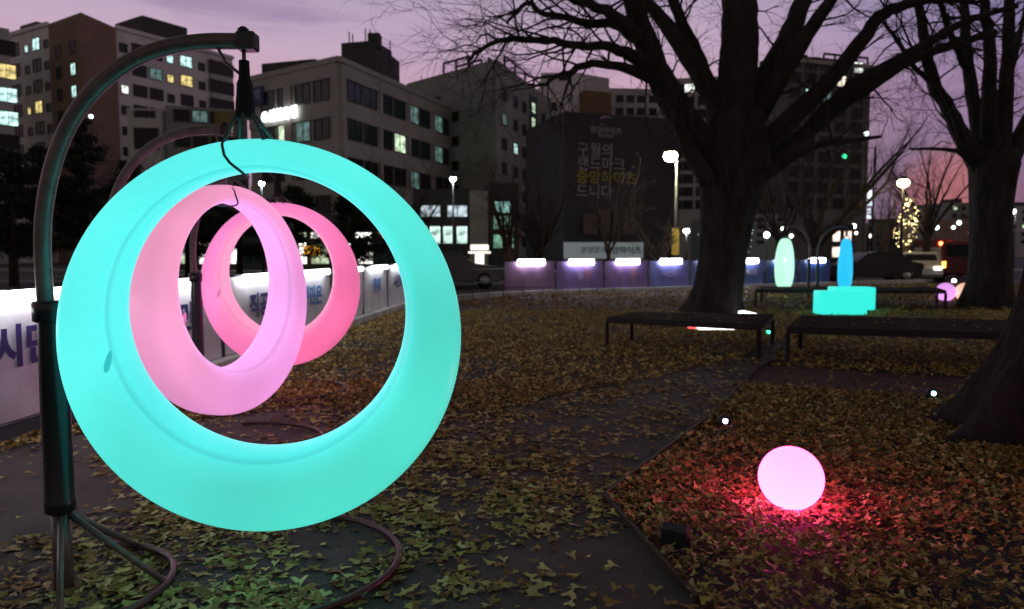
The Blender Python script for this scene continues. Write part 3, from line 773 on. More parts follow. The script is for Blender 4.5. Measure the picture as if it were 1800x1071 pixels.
# ------------------------------------------------------------------ benches
M_bench = mat('dark_bench_frame', (0.022, 0.018, 0.018), 0.7, 0.0, var=0.2)
M_slat = mat('weathered_brown_slat', (0.036, 0.025, 0.02), 0.95, spec=0.1, var=0.35, scale=6)
def bench(label, fl, fr, bl, br, zt, nslat=7, legs=(1, 1, 1, 1)):
    fl, fr, bl, br = [Vector((p[0], p[1])) for p in (fl, fr, bl, br)]
    c = (fl+fr+bl+br)/4
    t = thing('park_bench', label, 'bench', (c.x, c.y, 0), 0, 'flat backless park benches')
    for k in range(nslat):
        u0, u1 = k/nslat+0.006, (k+1)/nslat-0.006
        q = [fl+(bl-fl)*u0, fr+(br-fr)*u0, fr+(br-fr)*u1, fl+(bl-fl)*u1]
        b = MB(); b.prism([tuple(p) for p in q], zt-0.03, zt, 0); wpart('slat', b, M_slat, t)
    def bar(p, q, z0, z1, w):
        d = q-p; n = Vector((-d.y, d.x)).normalized()*w/2
        b = MB(); b.prism([tuple(p+n), tuple(q+n), tuple(q-n), tuple(p-n)], z0, z1); wpart('frame_rail', b, M_bench, t)
    e = 0.035
    off = (fl-bl).normalized()*0.02
    bar(fl+off, fr+off, zt-0.085, zt+0.004, e); bar(bl-off, br-off, zt-0.085, zt+0.004, e)
    bar(fl, bl, zt-0.085, zt-0.032, e); bar(fr, br, zt-0.085, zt-0.032, e)
    for p, on in zip((fl, fr, bl, br), legs):
        if on:
            b = MB(); b.box((p.x, p.y, (zt-0.085)/2-0.01), (0.05, 0.05, zt-0.065)); wpart('leg', b, M_bench, t)
bench('dark flat park bench left of the pair beside the path, green light at its end', G(1067, 612).xy, G(1333, 630).xy, G(1110, 600).xy, G(1357, 605).xy, 0.46)
bench('dark flat park bench right of the pair, end hidden by the near trunk', G(1383, 645).xy, (G(1383, 645).x+2.6, G(1383, 645).y-0.75), G(1406, 616).xy, (G(1406, 616).x+2.95, G(1406, 616).y-0.85), 0.50)
bench('far flat bench below the mint and blue rings', G(1328, 540).xy, (G(1328, 540).x+4.6, G(1328, 540).y-0.5), G(1338, 533).xy, (G(1338, 533).x+4.6, G(1338, 533).y-0.5), 0.46)

def bench_leaves(fl, fr, bl, zt, n, seedn):
    rng = random.Random(seedn); b = MB()
    for _ in range(n):
        u, v = rng.random(), rng.random(); p = fl+(fr-fl)*u+(bl-fl)*v
        a = rng.random()*6.28; s_ = rng.uniform(.018, .034); ca, sa = math.cos(a)*s_, math.sin(a)*s_
        L = [(0, -1, 0), (.8, .2, .25), (.5, .9, .1), (0, .7, 0), (-.5, .9, .1), (-.8, .2, .3)]
        b.add([(p.x+x*ca-y*sa, p.y+x*sa+y*ca, zt+0.006+z*s_) for x, y, z in L], [(0, 1, 2, 3), (0, 3, 4, 5)])
    o = link('fallen_leaves', b.mesh('fallen_leaves', mat('bench_leaf', (.40, .27, .08), .7, var=.4, scale=9))); o['kind'] = 'stuff'
bench_leaves(G(1067, 612).xy, G(1333, 630).xy, G(1110, 600).xy, 0.46, 46, 1)
q_ = G(1383, 645).xy; bench_leaves(q_, Vector((q_.x+2.2, q_.y-0.63)), G(1406, 616).xy, 0.50, 50, 2)
# ------------------------------------------------------------------ trees
def catmull(pts, rad, sub=3, jit=0.0):
    P3 = []; R3 = []
    n = len(pts)
    for i in range(n-1):
        p0, p1, p2, p3 = pts[max(i-1, 0)], pts[i], pts[i+1], pts[min(i+2, n-1)]
        for k in range(sub):
            t = k/sub
            q = 0.5*((2*p1)+(p2-p0)*t+(2*p0-5*p1+4*p2-p3)*t*t+(3*p1-p0-3*p2+p3)*t**3)
            if jit and (i or k): q = q+Vector((random.gauss(0, jit), random.gauss(0, jit), random.gauss(0, jit)))
            P3.append(q); R3.append(rad[i]*(1-t)+rad[i+1]*t)
    P3.append(pts[-1]); R3.append(rad[-1])
    return P3, R3
def twig(mb, p, d, L, r, depth, spread=0.6, grav=0.0, nseg=5, wig=0.22):
    pts = [p.copy()]; rs = [r]
    q = p.copy(); dd = d.normalized()
    kids = []
    for i in range(nseg):
        dd = (dd+Vector((random.gauss(0, wig), random.gauss(0, wig), random.gauss(0, wig)+grav))).normalized()
        q = q+dd*(L/nseg); pts.append(q.copy()); rs.append(r*(1-0.75*(i+1)/nseg))
        if depth > 0 and i >= 1: kids.append((q.copy(), dd.copy(), rs[-1]))
    mb.tube(pts, rs, 3 if r < 0.02 else 5, cap=False)
    for kp_, kd, kr in kids:
        if random.random() < 0.85:
            for _ in range(1 if random.random() < 0.6 else 2):
                side = Vector((random.gauss(0, 1), random.gauss(0, 1), random.gauss(0, 0.8)))
                nd = (kd+side.normalized()*spread).normalized()
                twig(mb, kp_, nd, L*random.uniform(0.45, 0.7), max(kr*0.65, 0.004), depth-1, spread, grav, nseg, wig)
def traced_tree(name, label, trunk, limbs, D, base, mbark, tw, seedn, twigL=1.8, twd=2, thick=0.5):
    random.seed(seedn)
    t = thing(name, label, 'tree', base)
    k = D/F/2
    def conv(l, dz0, dz1):
        n = len(l); pts = []; rad = []
        for i, (px, py, w) in enumerate(l):
            u = i/(n-1)
            Y = D + dz0+(dz1-dz0)*u
            pts.append(P(px, py, Y)); rad.append(w*k*Y/D)
        return pts, rad
    b = MB(); p, r = conv(trunk, 0, 0)
    p, r = catmull(p, r, 5)
    # fluted trunk that flares into roots
    n = 28; vs = []; fs = []
    for i, (c, rr) in enumerate(zip(p, r)):
        fl = max(0, 1-(c.z)/1.1)
        for j in range(n):
            a = 2*PI*j/n
            q = rr*(1+0.05*math.sin(3*a+c.z*0.8)+0.04*math.sin(7*a-c.z*1.3)+fl**2*(0.30*max(0, math.sin(5*a+0.8))**2))
            vs.append((c.x+q*math.cos(a), c.y+q*math.sin(a), c.z-0.05*(i == 0)))
    for i in range(len(p)-1):
        for j in range(n):
            l = (j+1) % n; fs.append((i*n+j, i*n+l, (i+1)*n+l, (i+1)*n+j))
    b.add(vs, fs, 0, True); wpart('trunk', b, mbark, t)
    tb = MB()
    for (pts, dz0, dz1) in limbs:
        q, r = conv(pts, dz0, dz1); q, r = catmull(q, r, 4, jit=0.012*D/17)
        b = MB(); b.tube(q, r, 10); wpart('limb', b, mbark, t)
        for i in range(2, len(q)):
            if random.random() < tw*(1.0 if r[i] < 0.14 else 0.45):
                d = (q[i]-q[i-1]).normalized()
                side = Vector((random.gauss(0, 1), random.gauss(0, 1), random.gauss(0.2, 0.8))).normalized()
                twig(tb, q[i], d*0.7+side, twigL*random.uniform(0.6, 1.2), max(0.010, min(0.028, r[i]*thick)), twd)
    o = wpart('twigs', tb, mbark, t, kind='stuff')
    return t
D = 17.3
trunk = [(1252, 556, 104), (1257, 530, 88), (1264, 500, 84), (1270, 440, 82), (1276, 380, 92), (1283, 330, 108), (1288, 285, 124), (1290, 240, 112), (1292, 195, 84)]
limbs = [
 ([(1290, 240, 82), (1292, 180, 72), (1298, 120, 66), (1300, 60, 62), (1300, 0, 58), (1306, -120, 44), (1292, -260, 22), (1285, -380, 8)], 0, 0.6),
 ([(1268, 310, 58), (1226, 245, 56), (1186, 185, 50), (1152, 120, 44), (1128, 55, 40), (1112, 0, 34), (1082, -110, 22), (1040, -220, 9)], 0, -1.2),
 ([(1282, 255, 46), (1258, 180, 40), (1222, 115, 34), (1180, 55, 28), (1140, 5, 20), (1090, -80, 10)], -0.2, 1.4),
 ([(1250, 165, 30), (1222, 90, 24), (1200, 45, 20), (1183, 0, 18), (1160, -90, 9)], 0.6, 1.2),
 ([(1306, 230, 54), (1342, 150, 42), (1380, 75, 36), (1412, 0, 30), (1440, -90, 18), (1455, -190, 8)], 0, 1.5),
 ([(1312, 240, 42), (1362, 150, 34), (1420, 60, 26), (1460, 0, 20), (1500, -80, 10)], 0.2, -1.4),
 ([(1316, 290, 50), (1372, 225, 36), (1440, 160, 30), (1500, 92, 26), (1545, 30, 22), (1590, 8, 17), (1650, 0, 12), (1720, 5, 8)], 0, -1.0),
 ([(1308, 330, 44), (1380, 262, 30), (1460, 200, 24), (1530, 150, 20), (1600, 108, 17), (1680, 78, 14), (1750, 55, 9)], 0, 0.8),
 ([(1425, 218, 20), (1500, 150, 22), (1570, 110, 17), (1640, 70, 14), (1705, 35, 12), (1790, 10, 8)], 0.1, -1.6),
 ([(1160, 142, 24), (1125, 128, 20), (1080, 116, 15), (1030, 113, 13), (1000, 128, 10), (975, 135, 8), (955, 150, 6), (930, 148, 4)], -0.6, -2.5),
 ([(1142, 118, 26), (1110, 98, 22), (1065, 82, 16), (1020, 80, 14), (960, 72, 12), (900, 68, 11), (870, 74, 8), (840, 90, 6), (822, 108, 4)], -0.7, -3.0),
 ([(1120, 65, 30), (1085, 45, 18), (1030, 40, 14), (990, 30, 11), (950, 22, 9), (930, 5, 8), (905, 25, 6), (890, 40, 4)], -0.8, -2.0),
 ([(1110, 55, 30), (1075, 25, 20), (1040, 8, 16), (1000, -5, 12), (940, -30, 8)], -0.8, -3.4),
 ([(1245, 320, 34), (1205, 250, 24), (1186, 190, 20), (1175, 160, 14), (1160, 130, 8)], -0.5, -1.2),
 ([(1300, 340, 30), (1360, 300, 18), (1420, 262, 13), (1480, 248, 9), (1550, 240, 5)], -0.3, -1.8),
]
g = G(1252, 556)
traced_tree('zelkova_tree', 'huge bare tree with thick dark trunk and spreading limbs behind the benches', trunk, limbs, g.y+0.6, (g.x, g.y+0.6, 0), M_bark, 0.62, 21, 1.7, 2)
D2 = 18.2
trunk = [(1738, 548, 84), (1740, 500, 70), (1742, 440, 64), (1742, 380, 62), (1744, 330, 70), (1746, 290, 78), (1748, 265, 60)]
limbs = [
 ([(1732, 305, 46), (1698, 250, 30), (1668, 195, 24), (1640, 140, 20), (1624, 70, 17), (1615, 0, 14), (1600, -90, 7)], 0, -0.6),
 ([(1738, 285, 40), (1716, 210, 24), (1702, 130, 20), (1696, 50, 16), (1690, -40, 10)], 0, 1.0),
 ([(1752, 280, 44), (1764, 200, 28), (1772, 110, 22), (1775, 20, 18), (1770, -90, 9)], 0, 0.3),
 ([(1745, 275, 36), (1738, 180, 26), (1740, 90, 20), (1730, 10, 16), (1716, -70, 8)], 0, -1.3),
 ([(1762, 300, 42), (1792, 245, 28), (1822, 180, 22), (1855, 100, 16), (1890, 0, 9)], 0, 0.6),
 ([(1720, 300, 16), (1690, 270, 9), (1650, 262, 6), (1600, 262, 4)], 0, -0.8),
 ([(1690, 240, 14), (1655, 160, 10), (1600, 110, 8), (1570, 60, 7), (1540, 30, 4)], -0.3, -0.8),
 ([(1770, 150, 14), (1786, 90, 11), (1800, 30, 8), (1810, -40, 5)], 0.2, 1.2),
 ([(1700, 120, 14), (1672, 60, 11), (1652, 0, 9), (1640, -60, 5)], 0.4, -1.5),
]
traced_tree('tall_bare_tree', 'tall bare tree with straight trunk on the right, behind the near trunk', trunk, limbs, D2, (P(1738, 548, D2).x, D2, 0), M_bark, 0.7, 22, 1.5, 2)

# tiny lights wound round the big trunk
random.seed(77); zt0 = bpy.data.objects['zelkova_tree']; b = MB()
for k in range(90):
    z = random.uniform(0.3, 3.4); a = random.uniform(PI*1.02, PI*1.98)
    c = P(1272, 500, g.y+0.3) if False else Vector((XY(1262+16*min(1, z/3), D).x, D, z))
    rr = 0.66+0.12*max(0, z-2.4)
    b.sphere((c.x+rr*math.cos(a), c.y+rr*math.sin(a), z), random.choice([0.008, 0.010, 0.014]), 6, 4)
o = wpart('string_bulbs', b, glow('trunk_bulb', (0.7, 1.0, 0.7), 1.2), zt0, kind='stuff')
# the near trunk on the right edge, with buttress roots
def near_trunk():
    Y0 = 5.25
    c0 = P(1872, 700, Y0); base = Vector((c0.x+0.05, Y0, 0))
    t = thing('near_tree', 'massive dark tree trunk with spreading roots at the right edge', 'tree', base)
    prof = [(-0.05, 1.12), (0.0, 1.02), (0.05, 0.93), (0.12, 0.85), (0.22, 0.76), (0.38, 0.66), (0.6, 0.52), (0.85, 0.43), (1.15, 0.36), (1.5, 0.32), (2.0, 0.29), (2.6, 0.27), (3.4, 0.27), (4.4, 0.22), (5.6, 0.15), (7.2, 0.06)]
    n = 56; vs = []; fs = []
    for i, (z, r) in enumerate(prof):
        fl = max(0, 1-max(z, 0)/1.0)
        for j in range(n):
            a = 2*PI*j/n
            ridge = 0.5+0.5*math.sin(6*a+0.6+0.5*math.sin(a))
            q = r*(1-0.36*fl*(1-ridge)+0.04*math.sin(11*a+z*3)*(1-fl)+0.05*math.sin(3*a+z)+0.02*math.sin(23*a+z*7))
            vs.append((q*math.cos(a)+0.03*math.sin(z*1.4), q*math.sin(a), z))
    for i in range(len(prof)-1):
        for j in range(n):
            l = (j+1) % n; fs.append((i*n+j, i*n+l, (i+1)*n+l, (i+1)*n+j))
    b = MB(); b.add(vs, fs, 0, True); part('trunk', b, mat('near_bark', (0.020, 0.014, 0.013), 0.95, var=0.55, scale=7, bump=1.0, bscale=11, stretch=(1, 1, 0.3)), t)
    # long surface roots
    for an, L, w in ((3.4, 0.95, 0.13), (4.3, 1.0, 0.14), (2.7, 0.9, 0.12)):
        pts = []; rs = []
        for k in range(8):
            u = k/7; rr = 0.50+L*u; aa = an+0.16*math.sin(u*4+an)
            pts.append((rr*math.cos(aa), rr*math.sin(aa), 0.05*(1-u)-0.02-0.05*u)); rs.append(w*(1-0.72*u))
        b = MB(); b.tube(pts, rs, 10); part('root', b, MATS['near_bark'], t)
    random.seed(5); tb = MB()
    for z, az, L in ((3.2, 2.4, 2.6), (3.8, 0.6, 2.4), (4.3, 3.6, 2.2), (4.8, 5.0, 2.0), (5.4, 1.5, 1.8)):
        p = Vector((0, 0, z)); d = Vector((math.cos(az), math.sin(az), 0.9))
        b = MB(); q = [p+d.normalized()*L*k/6+Vector((random.gauss(0, .03), random.gauss(0, .03), 0.02*k*k)) for k in range(7)]
        b.tube(q, [0.10*(1-0.12*k) for k in range(7)], 8); part('limb', b, MATS['near_bark'], t)
        for k in range(2, 7): twig(tb, q[k], Vector((random.gauss(0, 1), random.gauss(0, 1), 0.5)), 1.0, 0.014, 2)
    o = part('twigs', tb, MATS['near_bark'], t); o['kind'] = 'stuff'
near_trunk()

def wild_tree(name, label, px, D, h, r, mbark, seedn, spread=0.5, forks=7, fork_at=0.3, twl=0.45, tdep=2, lean=0.0, group=None):
    random.seed(seedn)
    base = XY(px, D)
    t = thing(name, label, 'tree', (base.x, base.y, 0), 0, group)
    b = MB(); zf = h*fork_at
    b.tube([(0, 0, -0.1), (lean*0.2, 0, zf*0.5), (lean*0.5, 0, zf), (lean*0.8, 0, zf*1.35)], [r*1.25, r, r*0.92, r*0.6], 12); part('trunk', b, mbark, t)
    tb = MB()
    for i in range(forks):
        az = 2*PI*i/forks+random.uniform(-.4, .4); el = random.uniform(0.5, 1.1)
        p = Vector((lean*0.5, 0, zf*random.uniform(0.75, 1.3)))
        d = Vector((math.cos(az)*spread, math.sin(az)*spread, el)).normalized()
        L = (h-zf)*random.uniform(0.7, 1.05); pts = [p]; q = p; rs = [r*0.5]
        for k in range(8):
            d = (d+Vector((random.gauss(0, .10), random.gauss(0, .10), 0.05))).normalized()
            q = q+d*L/8; pts.append(q); rs.append(r*0.5*(1-0.11*(k+1)))
        b = MB(); b.tube(pts, rs, 7); part('limb', b, mbark, t)
        for k in range(2, 9):
            for _ in range(2):
                side = Vector((random.gauss(0, 1), random.gauss(0, 1), random.gauss(0.5, 0.6))).normalized()
                twig(tb, pts[k], d*0.8+side*0.8, h*twl*random.uniform(0.25, 0.5), max(0.012, rs[k]*0.4), tdep, 0.6, 0.03, 4, 0.16)
    o = part('twigs', tb, mbark, t); o['kind'] = 'stuff'
    return t
wild_tree('bare_tree', 'dark forked bare tree behind the mint and blue rings', 1436, 36, 9.6, 0.30, M_bark2, 31, 0.75, 8, 0.20, 0.5)
wild_tree('bare_tree', 'bare tree with upswept branches before the orange afterglow', 1628, 40, 7.4, 0.20, M_bark2, 32, 0.42, 8, 0.30, 0.5)
wild_tree('bare_tree', 'slim bare tree beside the yellow street lamp', 1556, 44, 6.5, 0.14, M_bark3, 38, 0.4, 6, 0.25, 0.5)
wild_tree('bare_tree', 'small pale bare tree left of the white street lamp', 1163, 30, 2.7, 0.06, M_bark3, 33, 0.8, 6, 0.35, 0.55, 1)
wild_tree('bare_tree', 'dark bare tree standing left of the lettered hoarding', 948, 31, 5.4, 0.24, M_bark2, 34, 0.32, 9, 0.18, 0.5)
wild_tree('bare_tree', 'reddish brown bare tree right of the green lit office windows', 893, 33, 5.0, 0.20, mat('reddish_bark', (0.09, 0.045, 0.035), 0.9, var=0.4), 35, 0.28, 8, 0.2, 0.5)
wild_tree('bare_tree', 'thin bare tree in front of the lettered hoarding', 1070, 34, 4.6, 0.10, M_bark2, 36, 0.5, 7, 0.3, 0.5)
wild_tree('bare_tree', 'dark bare tree seen through the right side of the turquoise ring', 700, 34, 5.4, 0.20, M_bark2, 37, 0.7, 9, 0.25, 0.6)
wild_tree('bare_tree', 'slim dark bare tree between mint ring and big trunk', 1368, 42, 7.5, 0.18, M_bark2, 39, 0.5, 7, 0.25, 0.5)
wild_tree('bare_tree', 'bare tree at the far left behind the conifers', 185, 44, 7.6, 0.2, M_bark2, 40, 0.5, 7, 0.3, 0.5)

def conifer(label, px, D, h, r, seedn, bare=0.2):
    rng = np.random.default_rng(seedn); base = XY(px, D)
    t = thing('pine_tree', label, 'tree', (base.x, base.y, 0), 0, 'pines behind the left banners')
    b = MB(); b.tube([(0, 0, -0.1), (0.05, 0, h*0.5), (0, 0, h*0.96)], [0.20, 0.14, 0.03], 10); part('trunk', b, M_bark2, t)
    cb = MB(); vs = []; fs = []
    nb = 46
    br = MB()
    for i in range(nb):
        u = (i+rng.random())/nb; z = h*(bare+(1-bare)*u); az = rng.random()*2*PI
        L = r*(1-u)**0.7*rng.uniform(0.6, 1.15)+0.25
        e = np.array([math.cos(az)*L, math.sin(az)*L, 0.18*L+rng.normal(0, .1)])
        br.tube([(0, 0, z), tuple(Vector(e*0.5)+Vector((0, 0, z+0.05))), tuple(Vector(e)+Vector((0, 0, z)))], [0.035, 0.02, 0.008], 4, cap=False)
        m = int(50+L*90)
        for _ in range(m):
            w = rng.uniform(0.3, 1.05); c = e*w+np.array([0, 0, z])+rng.normal(0, 1, 3)*np.array([0.20, 0.20, 0.10])*(0.6+L*0.3)
            d1 = rng.normal(0, 1, 3); d1 /= np.linalg.norm(d1); d2 = rng.normal(0, 1, 3); d2 -= d1*d2.dot(d1); d2 /= np.linalg.norm(d2)
            s1 = rng.uniform(0.10, 0.22); s2 = 0.035
            k = len(vs); vs += [tuple(c-d1*s1-d2*s2*0.2), tuple(c+d2*s2), tuple(c+d1*s1), tuple(c-d2*s2)]; fs.append((k, k+1, k+2, k+3))
    part('branches', br, M_bark2, t)
    cb.add(vs, fs); o = part('needles', cb, M_pine, t); o['kind'] = 'stuff'
conifer('dark pine at the left edge behind the banners', 22, 30, 5.6, 1.6, 51)
conifer('dark pine behind the curved post of the nearest stand', 82, 33, 6.2, 1.5, 52)
conifer('tallest dark pine rising under the curved arm', 152, 36, 8.0, 1.8, 53)
conifer('dark pine at the right of the tallest one', 236, 34, 5.6, 1.7, 54)
conifer('dark pine seen above the turquoise ring edge', 330, 38, 5.9, 1.9, 55)
conifer('dark pine seen through the top of the light pink ring', 420, 41, 5.4, 1.9, 56)
conifer('round dark pine seen through the top of the turquoise ring', 520, 42, 5.2, 2.0, 57)
conifer('dark pine right of the round one inside the turquoise ring', 620, 40, 4.8, 1.8, 58)

# ------------------------------------------------------------------ buildings
M_wht = mat('off_white_apartment_render', (0.78, 0.76, 0.74), 0.85, var=0.12, scale=0.3)
M_brn = mat('brown_apartment_render', (0.27, 0.18, 0.125), 0.85, var=0.15, scale=0.3)
M_gry = mat('grey_office_panel', (0.42, 0.41, 0.37), 0.75, var=0.15, scale=0.3)
M_gry2 = mat('green_grey_render', (0.30, 0.32, 0.28), 0.85, var=0.2, scale=0.25)
M_dk = mat('dark_roof_cladding', (0.065, 0.065, 0.065), 0.8, var=0.2, scale=0.5)
M_mid = mat('mauve_grey_render', (0.50, 0.49, 0.47), 0.85, var=0.15, scale=0.3)
M_och = mat('ochre_render', (0.20, 0.13, 0.07), 0.85, var=0.15, scale=0.3)
M_char = mat('charcoal_hoarding', (0.035, 0.032, 0.045), 0.7, var=0.2, scale=0.4)
G_dark = mat('dark_window_glass', (0.012, 0.013, 0.016), 0.25, var=0, spec=0.25)
G_dteal = mat('teal_window_glass', (0.02, 0.045, 0.045), 0.2, var=0, spec=0.4)
M_frame = mat('window_frame_grey', (0.07, 0.07, 0.07), 0.6, var=0)
def litglass(n, c, s):
    m = mat(n, (0.3, 0.3, 0.3), 0.5, var=0, emit=c, es=s)
    if 'done' not in m:
        t = m.node_tree; bb = t.nodes['Principled BSDF']
        oi = t.nodes.new('ShaderNodeTexCoord'); n1 = t.nodes.new('ShaderNodeTexNoise'); n1.inputs['Scale'].default_value = 1.6; n1.inputs['Detail'].default_value = 3
        t.links.new(oi.outputs['Object'], n1.inputs['Vector'])
        ml = t.nodes.new('ShaderNodeMapRange'); ml.inputs['From Min'].default_value = 0.35; ml.inputs['From Max'].default_value = 0.65
        ml.inputs['To Min'].default_value = s*0.25; ml.inputs['To Max'].default_value = s*1.3
        t.links.new(n1.outputs['Fac'], ml.inputs['Value']); t.links.new(ml.outputs[0], bb.inputs['Emission Strength'])
        m['done'] = 1
    return m
L_cy = litglass('lit_window_cool', (0.62, 1.0, 0.95), 1.3)
L_ye = litglass('lit_window_yellow', (1.0, 0.78, 0.28), 1.0)
L_gr = litglass('lit_window_greenish', (0.75, 1.0, 0.66), 1.1)
L_wh = litglass('lit_window_white', (0.95, 0.98, 0.92), 1.5)
L_dim = litglass('lit_window_dim', (0.35, 0.75, 0.70), 0.22)
WC = {}
def win_mesh(w, h, glass, nm=1, frame=M_frame, fr=0.09):
    key = (round(w, 2), round(h, 2), glass.name, nm, frame.name)
    if key in WC: return WC[key]
    b = MB()
    # local: x right, z up, outward = -y
    for sx in (-1, 1): b.box((sx*(w/2-fr/2), -0.04, h/2), (fr, 0.12, h))
    for z in (fr/2, h-fr/2): b.box((0, -0.04, z), (w-2*fr, 0.11, fr))
    for i in range(1, nm+1):
        x = -w/2+w*i/(nm+1); b.box((x, -0.035, h/2), (fr*0.6, 0.09, h-2*fr))
    b.box((0, -0.012, h/2), (w-2*fr, 0.02, h-2*fr), 1)
    WC[key] = b.mesh('window', [frame, glass]); return WC[key]
def face_grid(t, A, B, zs, us, w, h, glass, lit=(), nm=1, name='window', frame=M_frame, skip=None, randlit=0.0):
    """windows at fractions us along A->B and heights zs; lit = [(px,py,glass,tolerance)]"""
    A = Vector(A); B = Vector(B); d = B-A; yaw = math.atan2(d.y, d.x)
    nrm = Vector((d.y, -d.x)).normalized()
    if nrm.dot(-((A+B)/2)) < 0: nrm = -nrm; yaw += PI
    cand = []
    for z in zs:
        for u in us:
            if skip and skip(u, z): continue
            p = A+d*u+nrm*0.012
            px, py = proj((p.x, p.y, z+h/2))
            if px < -60 or px > 1860: continue
            cand.append([p, z, px, py, glass])
    for (lx, ly, lg, tx, ty) in lit:
        if not cand: break
        c_ = min(cand, key=lambda q: (q[2]-lx)**2+(q[3]-ly)**2)
        if abs(c_[2]-lx) < tx+9 and abs(c_[3]-ly) < ty+6: c_[4] = lg
    for p, z, px, py, g in cand:
        if g is glass and random.random() < randlit: g = random.choice([L_dim, L_dim, L_gr, L_ye])
        o = link(name, win_mesh(w, h, g, nm, frame), t)
        o.location = (p.x-t.location.x, p.y-t.location.y, z); o.rotation_euler = (0, 0, yaw)
def quad(A, B, depth):   # footprint behind the visible edge A-B
    A = Vector(A); B = Vector(B); d = B-A; n = Vector((-d.y, d.x)).normalized()
    if n.dot((A+B)/2) < 0: n = -n
    return [tuple(A), tuple(B), tuple(B+n*depth), tuple(A+n*depth)]
def hz(py, Y): return P(900, py, Y).z
def block(t, name, plan, z0, z1, m, label=None):
    b = MB(); b.prism([tuple(p) for p in plan], z0, z1); return wpart(name, b, m, t, label)
def lin(a, b_, n): return [a+(b_-a)*i/(n-1) for i in range(n)] if n > 1 else [a]
def parapet(t, A, B, z, m, hh=0.5):
    A = Vector(A); B = Vector(B); d = B-A; n = Vector((d.y, -d.x)).normalized()
    if n.dot(-((A+B)/2)) < 0: n = -n
    c = (A+B)/2+n*0.1
    b = MB(); b.box((c.x, c.y, z), (d.length+0.2, 0.35, hh), rz=math.atan2(d.y, d.x)); wpart('parapet', b, m, t)
random.seed(3)

# A: apartment tower pair at upper left
A_c = XY(160, 90); A_l = XY(103, 94.5); A_r = XY(219, 96)
hA = hz(22, 90)
t = thing('apartment_block', 'pale apartment block with brown corner tower at upper left', 'building', (A_c.x, A_c.y, 0))
block(t, 'brown_tower', [A_c, A_r, A_r+(A_l-A_c), A_l], 0, hA, M_brn)
w0 = XY(28, 101); w1 = XY(103, 95.6)
hW = hz(36, 96)
block(t, 'left_wing', quad(w0, w1, 14), 0, hW-0.6, M_wht)
parapet(t, w0, w1, hW-0.6, M_wht)
v0 = XY(219, 97); v1 = XY(418, 112)
hV = hz(52, 98)
block(t, 'right_wing', quad(v0, v1, 14), 0, hV, M_wht); parapet(t, v0, v1, hV, M_wht)
e1 = v0+(v1-v0)*0.80
block(t, 'end_bay', [tuple(e1+Vector((0, -0.5))), tuple(v1+Vector((0, -0.5))), tuple(v1+Vector((0, 0.1))), tuple(e1+Vector((0, 0.1)))], 0, hV-0.9, M_mid)
ra = v0+(v1-v0)*0.12; rb = v0+(v1-v0)*0.50
block(t, 'roof_house', quad(ra+Vector((0, 3)), rb+Vector((0, 3)), 7), hV, hV+3.1, M_dk)
la = w0+(w1-w0)*0.02; lb_ = w0+(w1-w0)*0.42
block(t, 'roof_house', quad(la+Vector((0, 3)), lb_+Vector((0, 3)), 5), hW-0.6, hW+1.7, M_dk)
step = 2.75
zs = [hW-3.6-step*i for i in range(9)]
lA = [(133, 122, L_cy, 8, 9), (137, 150, L_cy, 7, 8), (58, 82, L_cy, 9, 9), (62, 190, L_ye, 12, 8)]
face_grid(t, w0, w1, zs, [0.20], 2.6, 1.7, G_dark, lA, 2, randlit=0.06)
face_grid(t, w0, w1, zs, [0.50, 0.94], 1.0, 1.1, G_dark, lA, 0)
face_grid(t, w0, w1, zs, [0.72], 1.9, 1.7, G_dark, lA, 1)
face_grid(t, A_l, A_c, [hA-4.6-step*i for i in range(9)], [0.28, 0.72], 1.3, 1.6, G_dark, lA, 1)
zs = [hV-3.1-step*i for i in range(9)]
lV = [(308, 100, L_cy, 12, 12), (307, 147, L_ye, 13, 12), (225, 158, L_wh, 5, 9), (225, 130, L_dim, 5, 8)]
face_grid(t, v0, v1, zs, [0.05, 0.42, 0.70], 1.1, 1.2, G_dark, lV, 0)
face_grid(t, v0, v1, zs, [0.17, 0.30, 0.56], 2.0, 1.6, G_dark, lV, 1, randlit=0.06)
face_grid(t, e1+Vector((0, -0.5)), v1+Vector((0, -0.5)), zs, [0.5], 4.2, 1.9, G_dark, lV, 3)

t = thing('apartment_block', 'dark apartment block cut by the left edge of the frame', 'building', (XY(0, 84).x, 84, 0))
l0 = XY(-60, 84); l1 = XY(36, 88)
hL = hz(42, 86)
block(t, 'wall', quad(l0, l1, 12), 0, hL, M_mid)
block(t, 'roof_house', quad(l0+Vector((2, 2)), l1+Vector((-3, 2)), 5), hL, hL+1.5, M_dk)
face_grid(t, l0, l1, [hL-3.2-2.8*i for i in range(9)], [0.35, 0.80], 3.2, 1.8, G_dark, [(15, 118, L_ye, 16, 11), (18, 157, L_wh, 16, 10), (18, 178, L_cy, 16, 10), (18, 196, L_cy, 16, 8)], 2)

# B: low pale building under the arm
t = thing('low_building', 'low pale building with small roof tower under the curved arm', 'building', (XY(330, 74).x, 74, 0))
b0 = XY(232, 74); b1 = XY(292, 74.5); b2 = XY(440, 78)
block(t, 'wall', quad(b0, b1, 8), 0, hz(190, 74), M_mid)
block(t, 'wall', quad(b1+Vector((0, 0.8)), b2, 9), 0, hz(194, 78), M_gry2)
face_grid(t, b0, b1, [hz(206, 74)], [0.30, 0.45, 0.6, 0.75], 0.55, 0.7, G_dark, nm=0)
face_grid(t, b0, b1, [hz(262, 74)], [0.55], 2.4, 2.2, G_dark, nm=1)
face_grid(t, b1+Vector((0, 0.8)), b2, [hz(218, 77), hz(262, 77)], [0.2, 0.42, 0.64, 0.86], 1.6, 1.3, G_dark, [(355, 208, L_dim, 14, 9)], nm=1)
block(t, 'sign_board', quad(XY(384, 74), XY(420, 74.6), 0.3), hz(226, 74), hz(196, 74), mat('olive_sign', (0.16, 0.13, 0.03), 0.6))

